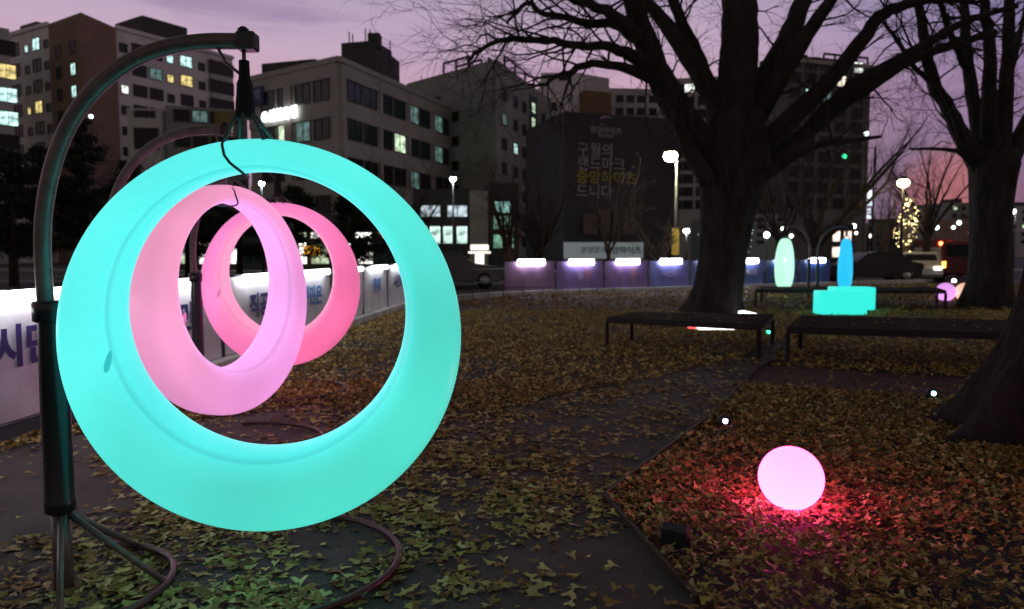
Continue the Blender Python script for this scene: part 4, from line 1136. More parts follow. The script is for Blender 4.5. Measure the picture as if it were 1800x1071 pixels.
# C: office building with ribbon windows
C_c = XY(601, 68); C_l = XY(446, 76); C_r = XY(802, 92)
hC = hz(104, 68)
t = thing('office_building', 'grey four storey office building with ribbon windows and roof antennas', 'building', (C_c.x, C_c.y, 0))
block(t, 'wall', [C_c, C_r, C_r+(C_l-C_c), C_l], 0, hC, M_gry)
parapet(t, C_l, C_c, hC, M_gry, 0.5); parapet(t, C_c, C_r, hC, M_gry, 0.5)
pc = XY(655, 78)
block(t, 'stair_tower', quad(XY(606, 77), XY(664, 76), 4.2), hC, hz(76, 77), M_dk)
block(t, 'stair_tower', [XY(664, 76), XY(706, 84), XY(706, 84)+Vector((-3, 2)), XY(664, 76)+Vector((-3, 2))], hC, hz(78, 77), M_dk)
block(t, 'roof_house', quad(XY(468, 78), XY(560, 76), 4), hC, hz(108, 77), M_dk)
for px_, top in ((620, 56), (626, 60), (648, 50), (656, 52), (690, 72), (668, 66)):
    b = MB(); q = XY(px_, 78.5); b.tube([(q.x, q.y, hC+2), (q.x, q.y, hz(top, 78.5))], 0.07, 6); wpart('antenna', b, M_dk, t)
b = MB(); q = XY(664, 77); b.box((q.x, q.y, hz(74, 77)), (1.3, 1.3, 1.6), bev=0.1); wpart('water_tank', b, M_dk, t)
fl = (hC-1.0)/5.05
def fz(k): return hC-1.55-fl*k
lC = [(490, 222, L_gr, 12, 12), (545, 222, L_dim, 12, 12), (650, 268, L_wh, 9, 14), (620, 262, L_gr, 14, 14), (768, 294, L_gr, 18, 16), (727, 192, L_dim, 8, 10), (781, 210, L_dim, 10, 12), (779, 255, L_dim, 10, 12), (700, 325, L_ye, 30, 6)]
for k in range(4):
    face_grid(t, C_l, C_c, [fz(k)-2.0], [0.22, 0.42, 0.62, 0.82], 2.25 if True else 2, 2.0, G_dteal if k < 2 else G_dark, lC, 1)
    face_grid(t, C_c, C_r, [fz(k)-2.0], [0.10, 0.21, 0.33, 0.44, 0.56, 0.67, 0.80, 0.91], 2.5, 2.0, G_dteal if k < 2 else G_dark, lC, 1, randlit=0.10)
def wall_slab(t, A, B, u0, u1, z0, z1, m, name, out=0.15, th=0.2, label=None):
    A = Vector(A); B = Vector(B); d = B-A; n = Vector((d.y, -d.x)).normalized()
    if n.dot(-((A+B)/2)) < 0: n = -n
    a = A+d*u0+n*out; c = A+d*u1+n*out
    b = MB(); b.prism([tuple(a), tuple(c), tuple(c-n*th), tuple(a-n*th)], z0, z1); return wpart(name, b, m, t, label)
# floor bands between the ribbons and the piers
for k in range(5):
    wall_slab(t, C_l, C_c, 0.0, 0.97, fz(k)-0.0, fz(k)+fl-2.2, M_gry, 'floor_band')
    wall_slab(t, C_c, C_r, 0.03, 1.0, fz(k)-0.0, fz(k)+fl-2.2, M_gry, 'floor_band')
for u in (0.0, 0.265, 0.5, 0.735): wall_slab(t, C_c, C_r, max(u, 0.0)+0.01, u+0.03, 0, hC-0.4, M_gry, 'pier', 0.19, 0.18)
wall_slab(t, C_l, C_c, 0.94, 0.99, 0, hC-0.4, M_gry, 'pier', 0.19, 0.18)
wall_slab(t, C_l, C_c, 0.42, 0.5, 0, hC-0.4, M_gry, 'pier', 0.19, 0.18)
# illuminated sign: a round mark and letters
zsn = hz(194, 70)
def sign_text(t, A, B, u, z, body, size, m, out=0.4, align='CENTER', bold=0.02, ex=0.04):
    A = Vector(A); B = Vector(B); d = B-A; yaw = math.atan2(d.y, d.x); n = Vector((d.y, -d.x)).normalized()
    if n.dot(-((A+B)/2)) < 0: n = -n; yaw += PI
    me = text_mesh(body, size, m, ex, bold, align)
    o = link('lettering', me, t); p = A+d*u+n*out
    o.location = (p.x-t.location.x, p.y-t.location.y, z); o.rotation_euler = (PI/2, 0, yaw)
    return o
SGN = glow('sign_white', (0.95, 1.0, 1.0), 3.0)
sign_text(t, C_l, C_c, 0.39, zsn, '●신한은행', 1.25, SGN, 0.45, bold=0.05)
wall_slab(t, C_l, C_c, 0.02, 0.20, hz(182, 74), hz(150, 74), mat('dark_blue_sign', (0.02, 0.03, 0.14), 0.5), 'sign_board', 0.40, 0.15)
sign_text(t, C_l, C_c, 0.11, hz(166, 74), '은행', 1.0, mat('pale_sign_print', (0.35, 0.4, 0.6), 0.5, var=0), 0.45)

# D: dark tower behind, with lit stairwell
D_c = XY(872, 84); D_l = XY(718, 96); D_r = XY(968, 106)
hD = hz(104, 84)
t = thing('tall_apartment_tower', 'dark grey apartment tower with lit stairwell and open roof frames', 'building', (D_c.x, D_c.y, 0))
block(t, 'wall', [D_c, D_r, D_r+(D_l-D_c), D_l], 0, hD, M_gry2)
uu = 0.33
lD = [(795, 138, L_gr, 10, 12), (815, 212, G_dark, 1, 1), (925, 186, L_dim, 5, 8)]
face_grid(t, D_l, D_c, [hD-4.2-2.9*i for i in range(9)], [0.15, 0.36], 1.6, 1.5, G_dark, [(795, 138, L_gr, 14, 12)], 1)
face_grid(t, D_l, D_c, [hD-6.2-3.0*i for i in range(7)], [0.58], 1.3, 1.2, G_dark, [], 0)
# long flat face: right side with stairwell strip
sz = [hD-3.6-2.0*i for i in range(6)]
face_grid(t, D_c, D_r, sz, [0.62], 1.7, 1.5, L_gr, [], 1)
face_grid(t, D_c, D_r, [hD-4.2-2.9*i for i in range(9)], [0.12, 0.30, 0.45, 0.82], 1.6, 1.4, G_dark, [(925, 100, L_dim, 5, 5), (888, 205, L_dim, 4, 9), (893, 270, L_cy, 7, 9)], 1)
wall_slab(t, D_c, D_r, 0.54, 0.70, 3, hD-1.2, mat('dark_green_cladding', (0.02, 0.05, 0.03), 0.6), 'stairwell_strip', 0.008, 0.1)
def roof_frame(t, A, B, u0, u1, z, h, n, m):
    A = Vector(A); B = Vector(B); d = B-A; nn = Vector((-d.y, d.x)).normalized()
    if nn.dot(A) < 0: nn = -nn
    for r_, off in enumerate((0.4, 2.5)):
        p = A+d*u0+nn*off; q = A+d*u1+nn*off
        b = MB(); b.tube([(p.x, p.y, z+h), (q.x, q.y, z+h)], 0.16, 4); wpart('roof_beam', b, m, t)
        for k in range(n):
            c = p+(q-p)*k/(n-1)
            b = MB(); b.tube([(c.x, c.y, z-0.2), (c.x, c.y, z+h)], 0.14, 4); wpart('roof_post', b, m, t)
roof_frame(t, D_l, D_c, 0.42, 0.70, hD, 1.35, 3, M_dk)
roof_frame(t, D_c, D_r, 0.18, 0.86, hD, 1.4, 5, M_dk)
# storefront podium in front of it, lit floors
t = thing('glazed_podium', 'low dark building with bright glazed floors below the grey tower', 'building', (XY(840, 62).x, 62, 0))
q0 = XY(728, 60); q1 = XY(826, 60); q2 = XY(858, 60.4); q3 = XY(912, 61)
block(t, 'wall', quad(q0, q1, 8), 0, hz(332, 60), M_dk)
block(t, 'pier', quad(q1, q2, 8), 0, hz(335, 60), M_gry)
block(t, 'wall', quad(q2+Vector((0, 0.3)), q3, 8), 0, hz(322, 61), M_dk)
face_grid(t, q0, q1, [hz(383, 60)], [0.30, 0.78], 1.8, 1.1, litglass('lit_blue_white', (0.75, 0.9, 1.0), 0.9), nm=1)
face_grid(t, q0, q1, [hz(430, 60)], [0.14, 0.38, 0.62, 0.86], 1.05, 1.6, litglass('lit_shop_teal', (0.72, 1.0, 0.9), 1.2), nm=0)
face_grid(t, q2+Vector((0, 0.3)), q3, [hz(376, 61)], [0.5], 1.7, 1.1, litglass('lit_teal', (0.5, 1.0, 0.92), 0.9), nm=1)
face_grid(t, q2+Vector((0, 0.3)), q3, [hz(405, 61), hz(438, 61)], [0.5], 1.9, 1.3, litglass('lit_green', (0.3, 0.75, 0.5), 0.5), nm=1)

# row of shops far behind the left banners
t = thing('shop_row', 'row of bright shop fronts seen through the rings behind the left banners', 'building', (XY(500, 52).x, 52, 0))
s0 = XY(225, 52); s1 = XY(735, 54)
block(t, 'wall', quad(s0, s1, 7), 0, 4.3, M_dk)
block(t, 'canopy', quad(s0+Vector((0, -0.6)), s1+Vector((0, -0.6)), 0.6), 3.2, 3.5, M_dk)
lw = litglass('lit_shop_white', (1.0, 0.98, 0.90), 2.6); lo = litglass('lit_shop_orange', (1.0, 0.5, 0.22), 1.6); lg = litglass('lit_shop_green', (0.7, 0.9, 0.6), 0.9)
N = 13
for i in range(N):
    g = [lw, lo, lg, lw, lw, G_dteal, lw, lw, lg, lw, lw, G_dteal, lw][i]
    face_grid(t, s0, s1, [0.5], [(i+0.5)/N], 1.45, 1.75, g, nm=1)
    face_grid(t, s0, s1, [2.4], [(i+0.5)/N], 1.45, 0.6, [lg, lw, G_dteal, lw, lo, G_dteal, lw][i % 7], nm=0, name='sign_board')
wall_slab(t, s0, s1, 0.60, 0.655, 1.2, 1.9, glow('orange_sign', (1.0, 0.42, 0.02), 1.8), 'sign_board', 0.5, 0.15)
# E, F: mauve blocks behind the hoarding
t = thing('stepped_apartment_block', 'mauve grey stepped apartment block with ochre bay above the hoarding', 'building', (XY(1010, 112).x, 112, 0))
e0 = XY(950, 112); e1 = XY(1022, 112); e2 = XY(1068, 115)
block(t, 'wall', quad(e0, e1, 12), 0, hz(128, 112), M_wht); block(t, 'wall', quad(e1, e2, 12), 0, hz(138, 115), M_mid)
block(t, 'ochre_bay', quad(XY(1024, 110.5), XY(1072, 112), 2), 0, hz(160, 111), M_och)
face_grid(t, e0, e1, [hz(195+24*i, 112) for i in range(8)], [0.10, 0.28], 1.4, 1.3, G_dark, nm=1)
face_grid(t, e0, e1, [hz(142, 112)], [0.55], 1.6, 1.2, G_dark, nm=1)
f0 = XY(1068, 120); f1 = XY(1190, 121)
block(t, 'wall', quad(f0, f1, 10), 0, hz(155, 120), M_mid)
face_grid(t, f0, f1, [hz(180+22*i, 120) for i in range(3)], [0.15, 0.30, 0.45, 0.62, 0.8], 1.3, 1.2, G_dark, nm=0)
# H: building behind the big tree
t = thing('wide_apartment_block', 'wide grey apartment block behind the big tree with a few lit windows', 'building', (XY(1350, 100).x, 100, 0))
h0 = XY(1172, 104); h1 = XY(1372, 100); h2 = XY(1374, 92); h3 = XY(1520, 96)
block(t, 'wall', quad(h0, h1, 12), 0, hz(133, 102), M_mid); block(t, 'wall', quad(h2, h3, 14), 0, hz(112, 94), mat('dark_grey_render', (.17, .165, .15), .85, var=.2, scale=.3))
parapet(t, h2, h3, hz(112, 94), M_gry)
block(t, 'roof_house', quad(h2+Vector((1, 3)), h2+(h3-h2)*0.35+Vector((0, 3)), 5), hz(112, 94), hz(92, 95), M_dk)
roof_frame(t, h2, h3, 0.45, 0.98, hz(112, 94), 1.3, 5, M_dk)
lH = [(1207, 152, L_wh, 9, 9), (1253, 173, L_wh, 9, 10), (1413, 178, L_cy, 9, 10), (1467, 148, litglass('lit_cream', (1, .92, .7), 1.6), 9, 10), (1495, 118, L_wh, 9, 11), (1440, 171, L_dim, 7, 8)]
face_grid(t, h0, h1, [hz(160+23*i, 102) for i in range(10)], [0.08, 0.18, 0.30, 0.41, 0.55, 0.68, 0.82, 0.94], 1.5, 1.3, G_dark, lH, 0)
face_grid(t, h2, h3, [hz(125+27*i, 94) for i in range(10)], [0.10, 0.28, 0.46, 0.64, 0.84], 1.7, 1.5, G_dark, lH, 1)
# far towers at right
def tower(label, px0, px1, top, Y, m, rl=0.12, hh=2.2, n=3):
    a = XY(px0, Y); c = XY(px1, Y*1.01)
    t = thing('far_tower', label, 'building', (a.x, a.y, 0))
    h = hz(top, Y)
    block(t, 'wall', quad(a, c, 14), 0, h, m)
    block(t, 'roof_house', quad(a+(c-a)*0.3+Vector((0, 2)), a+(c-a)*0.6+Vector((0, 2)), 5), h, h+Y*0.006, M_dk)
    fh = Y*0.0105
    nn = max(2, int((h-2)/fh))
    face_grid(t, a, c, [h-fh*(i+1) for i in range(min(nn, 12))], [(i+0.5)/n for i in range(n)], min((c-a).length/n*0.5, fh), fh*0.5, G_dark, [], 0, randlit=rl)
tower('far dark tower block right of the yellow street lamp', 1640, 1672, 368, 230, M_mid)
tower('far dark tower block with lit windows left of the right tree', 1668, 1712, 356, 210, M_gry2, 0.18)
tower('low far tower block at the right edge of the frame', 1768, 1830, 362, 220, M_mid, 0.15)
tower('far low block behind the yellow street lamp', 1520, 1600, 392, 260, M_gry2, 0.2, n=5)
tower('far low block between the lamp and its neighbour', 1600, 1645, 382, 250, M_dk, 0.15)
tower('pale flat building behind the mint ring', 1318, 1388, 376, 70, mat('pale_teal_render', (0.30, 0.36, 0.34), 0.8), 0.0, n=2)
tower('brown far block before the sunset glow', 1700, 1770, 384, 200, M_brn, 0.2)

# hoarding with lettering
t = thing('lettered_hoarding', 'tall charcoal hoarding with white and yellow Korean lettering', 'hoarding', (XY(1085, 52).x, 52, 0))
g0 = XY(991, 51); g1 = XY(1192, 54); hG0 = hz(196, 51)
block(t, 'wall', quad(g0, g1, 8), 0, hG0, M_char)
M_txt = mat('grey_white_lettering', (0.30, 0.28, 0.34), 0.6, var=0); M_yel = mat('yellow_lettering', (0.36, 0.30, 0.03), 0.6, var=0)
def gtext(px, py, s, body, m, al='LEFT'):
    u = (px-991)/(1192-991)*0.97; sign_text(t, g0, g1, u, hz(py, 51.6), body, s, m, 0.06, al, 0.01, 0.02)
gtext(1012, 265, 1.05, '구월의', M_txt); gtext(1012, 289, 1.05, '랜드마크', M_txt)
gtext(1011, 313, 1.05, '중앙하이츠', M_yel); gtext(1087, 313, 1.05, '가', M_txt); gtext(1011, 338, 1.05, '드니다', M_txt)
gtext(1062, 229, 0.55, '중앙하이츠', M_txt, 'CENTER'); gtext(1062, 238, 0.30, 'CENTRAL', M_txt, 'CENTER')
# swoosh mark
b = MB(); n = 14; vs = []
for i in range(n+1):
    a = 0.5+4.2*i/n; w = 0.16*math.sin(PI*i/n)+0.01
    vs += [(0.62*math.cos(a)*(1), 0, 0.34*math.sin(a)), ((0.62-w)*math.cos(a), 0, (0.34-w)*math.sin(a))]
b.add(vs, [(2*i, 2*i+1, 2*i+3, 2*i+2) for i in range(n)])
q = g0+(g1-g0)*0.34
b.v = [(x*1.0+q.x, q.y-0.12, z+hz(211, 51.6)) for x, y, z in b.v]; wpart('logo', b, M_txt, t)
# faded picture low on the hoarding
b = MB()
for px_, w_, top in ((1040, 1.2, 376), (1064, 1.1, 368), (1083, 0.9, 374), (1104, 1.0, 378)):
    q = XY(px_, 50.9); b.box((q.x, q.y+0.02, (hz(top, 51)+hz(412, 51))/2), (w_, 0.03, hz(top, 51)-hz(412, 51)))
wpart('printed_picture', b, mat('faded_print', (0.10, 0.065, 0.06), 0.7, var=0.5, scale=2), t)
# white sign board low in front
t = thing('sign_board', 'long pale sign board with dark lettering below the hoarding', 'sign', (XY(1060, 44).x, 44, 0))
q0 = XY(991, 44); q1 = XY(1131, 44)
block(t, 'board', quad(q0, q1, 0.15), hz(455, 44), hz(426, 44), mat('pale_sign', (0.5, 0.58, 0.62), 0.6, var=0.1, emit=(0.5, 0.6, 0.66), es=0.14))
for k, (pa, pb_) in enumerate(((994, 1013), (1020, 1056), (1064, 1125))):
    pass
sign_text(t, q0, q1, 0.38, hz(440, 44), '분양문의', 0.45, mat('sign_dark_print', (0.06, 0.09, 0.12), 0.6, var=0), 0.05, bold=0.0)
sign_text(t, q0, q1, 0.74, hz(441, 44), '1899-0000' if False else '중앙하이츠', 0.5, MATS['sign_dark_print'], 0.05, bold=0.01)
for u in (0.02, 0.5, 0.98):
    q = q0+(q1-q0)*u; b = MB(); b.box((q.x, q.y+0.25, hz(455, 44)/2), (0.1, 0.1, hz(455, 44))); wpart('post', b, M_darkgrey, t)

# ------------------------------------------------------------------ street lamps and other street things
def street_lamp(label, px, pyl, D, col, s, r=0.22, arm=0.0, polecol=None, band=None):
    q = XY(px, D); zl = hz(pyl, D)
    t = thing('street_lamp', label, 'street lamp', (q.x, q.y, 0), 0, 'street lamps')
    b = MB(); b.tube([(0, 0, 0), (0, 0, zl*0.5), (0, 0, zl-0.15)], [0.09, 0.065, 0.045], 10); part('pole', b, polecol or M_pframe, t)
    b = MB(); b.lathe([(0.12, 0), (0.12, 0.3), (0.08, 0.34)], n=12); part('base', b, M_darkgrey, t)
    if arm: b = MB(); b.tube([(0, 0, zl-0.2), (arm*0.5, 0, zl-0.02), (arm, 0, zl)], 0.035, 8); part('arm', b, polecol or M_pframe, t)
    b = MB(); b.lathe([(r*0.5, 0.0), (r*1.05, 0.02), (r*0.7, 0.12), (0.03, 0.2)], (arm, 0, zl+r*0.55), 14); part('hood', b, M_darkgrey, t)
    b = MB(); b.sphere((arm, 0, zl), r, 14, 10, sq=(1, 1, 0.8)); part('lamp_globe', b, glow('lamp_%d' % px, col, s), t)
    if band:
        b = MB(); b.tube([(0, 0, band[0]), (0, 0, band[1])], 0.16, 10); part('sign_band', b, mat('yellow_band', (0.6, 0.42, 0.05), 0.6, emit=(0.8, 0.55, 0.1), es=0.25), t)
street_lamp('tall street lamp with bright white globe left of the big tree', 1187, 275, 32, (1.0, 0.92, 0.60), 110, 0.30, -0.28, mat('pale_pole', (0.4, 0.42, 0.38), 0.5), (hz(448, 32), hz(402, 32)))
street_lamp('street lamp with warm yellow globe among the far bare trees', 1583, 322, 34, (1.0, 0.80, 0.35), 40, 0.26, 0.0, M_darkgrey)
street_lamp('small white lamp on the street in front of the office building', 797, 315, 48, (0.95, 1.0, 0.80), 110, 0.20)
street_lamp('small white lamp just right of the tall street lamp', 1206, 406, 46, (0.95, 1.0, 0.9), 40, 0.19)
street_lamp('white street lamp at the far right edge', 1782, 372, 60, (1.0, 1.0, 0.9), 10, 0.28, -0.3)
street_lamp('street lamp seen above the hot pink ring', 463, 323, 46, (0.8, 1.0, 1.0), 60, 0.17)
street_lamp('far lamp seen inside the hot pink ring', 628, 418, 50, (0.9, 1.0, 0.95), 8, 0.16)
# string-lit tree: strings of warm bulbs on a slim tree
t = wild_tree('string_lit_tree', 'slim tree wound with warm yellow string lights right of the yellow lamp', 1592, 38, 4.6, 0.12, M_bark3, 60, 0.18, 6, 0.2, 0.25, 1)
random.seed(9); b = MB()
for k in range(190):
    z = 0.25+4.1*random.random()**0.85; w_ = 0.16+0.42*math.sin(min(1, z/4.6)*PI)**0.8
    a = random.random()*2*PI; rr = w_*random.random()**0.5+0.08*math.sin(z*6)
    b.sphere((rr*math.cos(a)+0.12*math.sin(z*2.3), rr*math.sin(a), z), random.choice([0.014, 0.018, 0.022, 0.03, 0.045]), 6, 4)
o = part('string_bulbs', b, glow('string_bulb', (1.0, 0.78, 0.34), 5), t); o['kind'] = 'stuff'
# lit paving fountain-like sign at foot and glowing shop front behind the blue ring
def small_light(label, cat, px, py, D, col, s, r, name):
    p = P(px, py, D); t = thing(name, label, cat, (p.x, p.y, 0), 0, 'distant street lights')
    b = MB(); b.tube([(0, 0, 0), (0, 0, p.z-r*0.8)], 0.04, 6); part('pole', b, M_darkgrey, t)
    b = MB(); b.sphere((0, 0, p.z), r, 10, 6); part('lamp', b, glow('pt_%d_%d' % (px, py), col, s), t)
for i, (px, py, D, col, s, r, lab) in enumerate([
    (1500, 398, 60, (1, 1, .9), 8, .22, 'distant white lamp above the blue ring'), (1505, 410, 66, (1, .95, .85), 5, .14, 'distant lamp just below another above the blue ring'),
    (1531, 415, 60, (1, .95, .8), 5, .16, 'distant lamp right of the blue ring'), (1376, 402, 55, (.9, 1, .8), 5, .14, 'distant lamp above the mint ring'),
    (1391, 415, 52, (.9, 1, .85), 7, .14, 'distant lamp touching the top of the mint ring'), (1646, 400, 90, (.7, 1, .9), 5, .3, 'distant teal lamp left of the right tree'),
    (1629, 420, 70, (1, .95, .8), 7, .2, 'distant white lamp above the red tail lights'), (1676, 400, 90, (.8, 1, .9), 4, .22, 'distant pale lamp near the right trunk'),
    (1686, 392, 95, (.8, 1, .85), 5, .28, 'distant pale green lamp beside the right trunk'), (1706, 409, 90, (1, 1, .85), 4, .22, 'distant lamp touching the right trunk'),
    (1677, 494, 34, (1, .95, .8), 7, .10, 'low white lamp above the violet ball'), (1753, 456, 60, (1, .95, .8), 5, .2, 'distant lamp right of the right trunk'),
    (1764, 440, 60, (1, .85, .6), 3, .2, 'dim warm lamp right of the right trunk'), (160, 205, 70, (.8, 1, 1), 6, .18, 'white lamp shining over the tallest pine'),
    (1348, 413, 58, (1, 1, .9), 12, .24, 'bright lamp under the pale flat building left of the mint ring'), (895, 426, 46, (1, .95, .85), 5, .14, 'distant lamp left of the dark bare trees'), (1523, 235, 70, (.75, .85, 1), 4, .22, 'bluish lamp high beside the wide apartment block')]):
    small_light(lab, 'lamp', px, py, D, col, s, r, 'distant_lamp')
# vertical LED sign
t = thing('vertical_sign', 'narrow vertical bluish white illuminated sign above the blue ring', 'sign', (XY(1525, 58).x, 58, 0))
q = XY(1525, 58)
b = MB(); b.box((q.x, q.y, hz(400, 58)/2), (0.14, 0.14, hz(400, 58))); wpart('pole', b, M_darkgrey, t)
for top, bot, w in ((334, 350, .3), (352, 362, .42), (366, 376, .24), (378, 385, .3)):
    b = MB(); b.box((q.x, q.y, (hz(top, 58)+hz(bot, 58))/2), (w, 0.12, hz(top, 58)-hz(bot, 58)-0.04)); wpart('lit_segment', b, glow('vert_sign', (.75, .9, 1), 1.6), t)
# traffic light
t = thing('traffic_light', 'green traffic light hanging before the wide apartment block', 'traffic light', (XY(1486, 44).x, 44, 0))
q = XY(1486, 44); zt_ = hz(272, 44)
b = MB(); b.tube([(q.x+1.6, q.y, 0), (q.x+1.6, q.y, zt_+0.4), (q.x-0.4, q.y, zt_+0.5)], 0.06, 8); wpart('pole', b, M_darkgrey, t)
c = XY(1477, 44)
b = MB(); b.box((c.x, q.y, zt_), (0.36, 0.25, 1.0), bev=0.03); wpart('housing', b, M_darkgrey, t)
b = MB(); b.sphere((c.x, q.y-0.13, zt_-0.12), 0.14, 12, 8, sq=(1, .4, 1)); wpart('green_lens', b, glow('traffic_green', (.02, 1, .35), 2.2), t)
b = MB(); b.sphere((c.x, q.y-0.13, zt_+0.28), 0.12, 12, 8, sq=(1, .4, 1)); wpart('red_lens', b, mat('unlit_red_lens', (.12, .01, .01), .3, var=0), t)
# white kiosk sign in the gap
t = thing('kiosk_sign', 'white illuminated totem sign with wide head in the gap between banners', 'sign', (XY(843, 34).x, 34, 0))
q = XY(843, 34); Kw = glow('kiosk_white', (1, .93, .78), 1.5)
b = MB(); b.box((q.x, q.y, (hz(472, 34)+hz(446, 34))/2), (0.42, 0.25, hz(446, 34)-hz(472, 34)), bev=0.02); wpart('column', b, Kw, t)
b = MB(); b.box((q.x, q.y, hz(444, 34)), (1.05, 0.3, 0.10)); wpart('shelf', b, Kw, t)
b = MB(); b.box((q.x, q.y, hz(435, 34)), (0.85, 0.3, 0.26), bev=0.03); wpart('head', b, Kw, t)
b = MB(); b.box((q.x, q.y, hz(472, 34)/2), (0.5, 0.3, hz(472, 34))); wpart('plinth', b, M_darkgrey, t)
# planted strip behind the gap
t = thing('planter_box', 'long pale planter with low clipped hedge behind the gap', 'planter', (XY(840, 31).x, 31, 0))
b = MB(); a, c = XY(790, 31), XY(905, 31); b.prism(quad(a, c, 1.2), 0, 0.55); wpart('box', b, M_conc, t)
random.seed(14); b = MB()
for k in range(2200):
    x = random.uniform(a.x+.1, c.x-.1); y = a.y+random.uniform(.1, 1.1); z = 0.55+random.random()**0.7*0.28
    s_ = 0.05; u = Vector((random.gauss(0, 1), random.gauss(0, 1), random.gauss(0, 1))).normalized(); v = u.orthogonal().normalized()
    p_ = Vector((x, y, z)); b.add([p_-u*s_, p_+v*s_*.5, p_+u*s_, p_-v*s_*.5], [(0, 1, 2, 3)])
o = wpart('foliage', b, mat('hedge_leaf', (.05, .10, .03), .7, var=.4), t); o['kind'] = 'stuff'

# ------------------------------------------------------------------ vehicles
def car(label, c, yaw, paint, lights=None, name='parked_car', h=1.45, L=4.4, group='cars on the road'):
    t = thing(name, label, 'car', (c[0], c[1], 0), yaw, group)
    W = 1.78
    prof = [(-L/2, .38), (-L/2+.02, .72), (-L/2+.15, .92), (-L/2+.55, .98), (-L/2+1.0, h-.08), (-L/2+1.5, h), (-.1, h), (.35, h-.05), (L/2-1.25, .98), (L/2-.3, .84), (L/2-.02, .66), (L/2, .38), (L/2-.3, .24), (-L/2+.3, .24)]
    n = len(prof); vs = []
    for sy, k in ((-1, 1), (1, 1)):
        for x, z in prof:
            ins = 0.16 if z > 1.0 else (0.04 if z > .9 else 0.0)
            vs.append((x, sy*(W/2-ins), z))
    fs = [tuple(range(n)), tuple(reversed(range(n, 2*n)))]
    for i in range(n):
        j = (i+1) % n; fs.append((i, n+i, n+j, j))
    b = MB(); b.add(vs, fs); part('body', b, paint, t)
    for x in (-L/2+.82, L/2-.85):
        for sy in (-1, 1):
            b = MB(); b.tube([(x, sy*(W/2-.18), .32), (x, sy*(W/2+.012), .32)], .32, 18); wh = part('wheel', b, M_black, t)
            b = MB(); b.tube([(x, sy*(W/2+.0), .32), (x, sy*(W/2+.022), .32)], .19, 12); r_ = link('rim', b.mesh('rim', mat('alloy', (.4, .4, .42), .3, .8)), wh)
    for sy in (-1, 1):
        for x0, x1, x2, x3 in ((-L/2+1.12, -L/2+1.55, .0-.15, .0-.15), (-.07, -.07, .32, .78)):
            y0 = sy*(W/2-.085); y1 = sy*(W/2-.15)
            b = MB(); b.add([(x0, y0, 1.01), (x1, y1, h-.12), (x2, y1, h-.12), (x3, y0, 1.01)], [(0, 1, 2, 3)]); part('side_window', b, G_dark, t)
    b = MB(); b.add([(.42, -.62, h-.10), (.42, .62, h-.10), (L/2-1.30, .70, 1.03), (L/2-1.30, -.70, 1.03)], [(0, 3, 2, 1)]); part('windscreen', b, G_dark, t)
    b = MB(); b.add([(-L/2+.96, -.62, h-.13), (-L/2+.96, .62, h-.13), (-L/2+.57, .70, 1.01), (-L/2+.57, -.70, 1.01)], [(0, 1, 2, 3)]); part('rear_window', b, G_dark, t)
    hm, tm = lights or (mat('unlit_headlight', (.5, .5, .5), .2, var=0), mat('unlit_tail', (.2, .01, .01), .3, var=0))
    for sy in (-1, 1):
        b = MB(); b.box((L/2-.03, sy*.66, .68), (.08, .30, .12), bev=.02); part('headlight', b, hm, t)
        b = MB(); b.box((-L/2+.05, sy*.68, .82), (.10, .26, .16), bev=.02); part('tail_light', b, tm, t)
    return t
HL = glow('headlight_on', (1, .96, .85), 12); TL = glow('tail_on', (1, .05, .02), 5)
car('dark sedan parked right of the blue ring behind the banners', XY(1528, 34.5), R_(178), mat('black_car_paint', (.02, .02, .024), .25, .3, var=0))
car('silver grey car stopped in the gap between the two banner rows', (XY(806, 29).x-.3, 28.6), R_(4), mat('silver_car_paint', (.10, .10, .095), .35, .5, var=0))
car('white car with headlights on coming along the road at right', XY(1618, 35.5), R_(-118), mat('white_car_paint', (.6, .6, .58), .3, var=0), (HL, TL))
q = XY(1657, 62)
t = thing('box_lorry', 'box lorry with red lights at its upper corners above the white van', 'lorry', (q.x, q.y, 0), 0)
b = MB(); b.box((0, 1.5, 1.55), (1.7, 3.6, 2.0), bev=.05); part('cargo_box', b, mat('lorry_red', (.30, .06, .05), .6, var=.1), t)
b = MB(); b.box((0, 4.1, 1.15), (1.6, 1.5, 1.5), bev=.08); part('cab', b, M_darkgrey, t)
for x in (-.62, .62):
    for y in (.4, 4.1): b = MB(); b.tube([(x-.12, y, .35), (x+.12, y, .35)], .35, 14); part('wheel', b, M_black, t)
for x in (-.38, .38):
    b = MB(); b.sphere((x, -.32, 2.2), .17, 10, 6, sq=(1, .4, 1)); part('warning_light', b, glow('lorry_lamp_red', (1, .13, .04), 14), t)
for x in (.30, -.55):
    b = MB(); b.box((x, -.33, .95), (.26, .06, .16), bev=.02); part('tail_light', b, glow('lorry_amber', (1, .32, .05), 5), t)
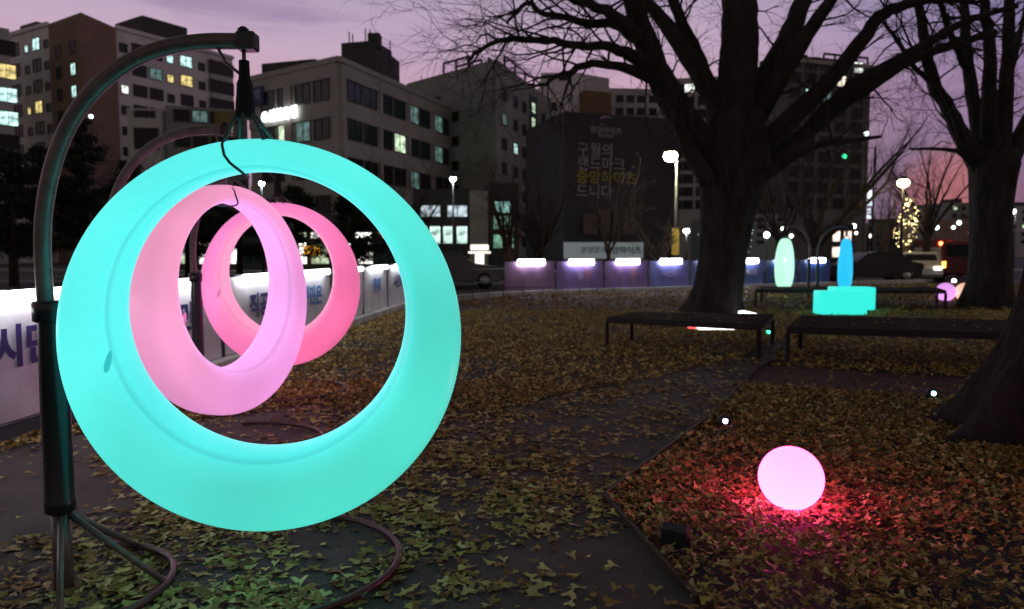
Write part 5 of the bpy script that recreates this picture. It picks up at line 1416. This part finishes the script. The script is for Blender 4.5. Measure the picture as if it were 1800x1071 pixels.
# van behind the right tree
q = XY(1712, 33)
t = thing('dark_red_van', 'dark red van with amber rear light half hidden by the right tree', 'van', (q.x+0.55, q.y+1.6, 0), R_(58))
b = MB(); b.box((0, 0, 1.12), (4.2, 1.8, 1.55), bev=.10); b.box((-.2, 0, 1.85), (3.3, 1.6, .16), bev=.05); part('body', b, mat('van_red', (.09, .012, .012), .4, var=.1), t)
for x in (-1.3, 1.3):
    for sy in (-1, 1): b = MB(); b.tube([(x, sy*.72, .34), (x, sy*.92, .34)], .34, 18); part('wheel', b, M_black, t)
for k in range(3): b = MB(); b.box((-1.2+1.1*k, .905, 1.5), (.95, .03, .5)); part('side_window', b, G_dark, t)
b = MB(); b.box((-2.115, 0, 1.5), (.03, 1.4, .55)); part('rear_window', b, G_dark, t)
for sy in (-.78, .78):
    b = MB(); b.box((-2.115, sy, .85), (.06, .16, .30)); part('tail_light', b, glow('van_amber', (1, .35, .04), 5), t)
t = thing('white_van', 'white delivery van standing behind the violet ball lamp', 'van', (XY(1664, 41).x, 41, 0), R_(10))
b = MB(); b.box((0, 0, 0.98), (3.0, 1.7, 1.45), bev=.1); part('cargo_body', b, mat('van_white', (.55, .52, .46), .4, var=.05), t)
b = MB(); b.add([(1.5, -.8, .28), (2.3, -.8, .28), (2.3, -.8, .9), (1.9, -.8, 1.6), (1.5, -.8, 1.65), (1.5, .8, .28), (2.3, .8, .28), (2.3, .8, .9), (1.9, .8, 1.6), (1.5, .8, 1.65)], [(0, 1, 2, 3, 4), (9, 8, 7, 6, 5), (0, 5, 6, 1), (1, 6, 7, 2), (2, 7, 8, 3), (3, 8, 9, 4)]); part('cab', b, MATS['van_white'], t)
for x in (-.9, 1.6):
    for sy in (-1, 1): b = MB(); b.tube([(x, sy*.7, .32), (x, sy*.88, .32)], .32, 16); part('wheel', b, M_black, t)
b = MB(); b.box((0.2, -.865, 1.1), (1.2, .01, .16)); b.box((0.2, -.865, .85), (.9, .01, .08)); part('printed_stripe', b, M_navy, t)
# warm lit shop block behind the string-lit tree
t = thing('lit_shop', 'warm lit street kiosk at the foot of the string lit tree', 'kiosk', (XY(1590, 44).x, 44, 0))
a, c = XY(1572, 44), XY(1612, 44)
block(t, 'wall', quad(a, c, 2), 0, 2.0, M_dk); face_grid(t, a, c, [0.35], [0.25, 0.75], .62, 1.1, litglass('kiosk_warm', (1, .85, .55), 1.6), nm=0)
t = thing('lit_shop', 'pale pink lit shop front behind the top of the blue ring', 'kiosk', (XY(1478, 50).x, 50, 0))
a, c = XY(1458, 50), XY(1500, 50)
block(t, 'wall', quad(a, c, 2), 0, 3.4, M_dk); face_grid(t, a, c, [1.0, 2.1], [0.25, 0.72], .72, .9, litglass('kiosk_pinkish', (1, .8, .68), 1.7), nm=0)
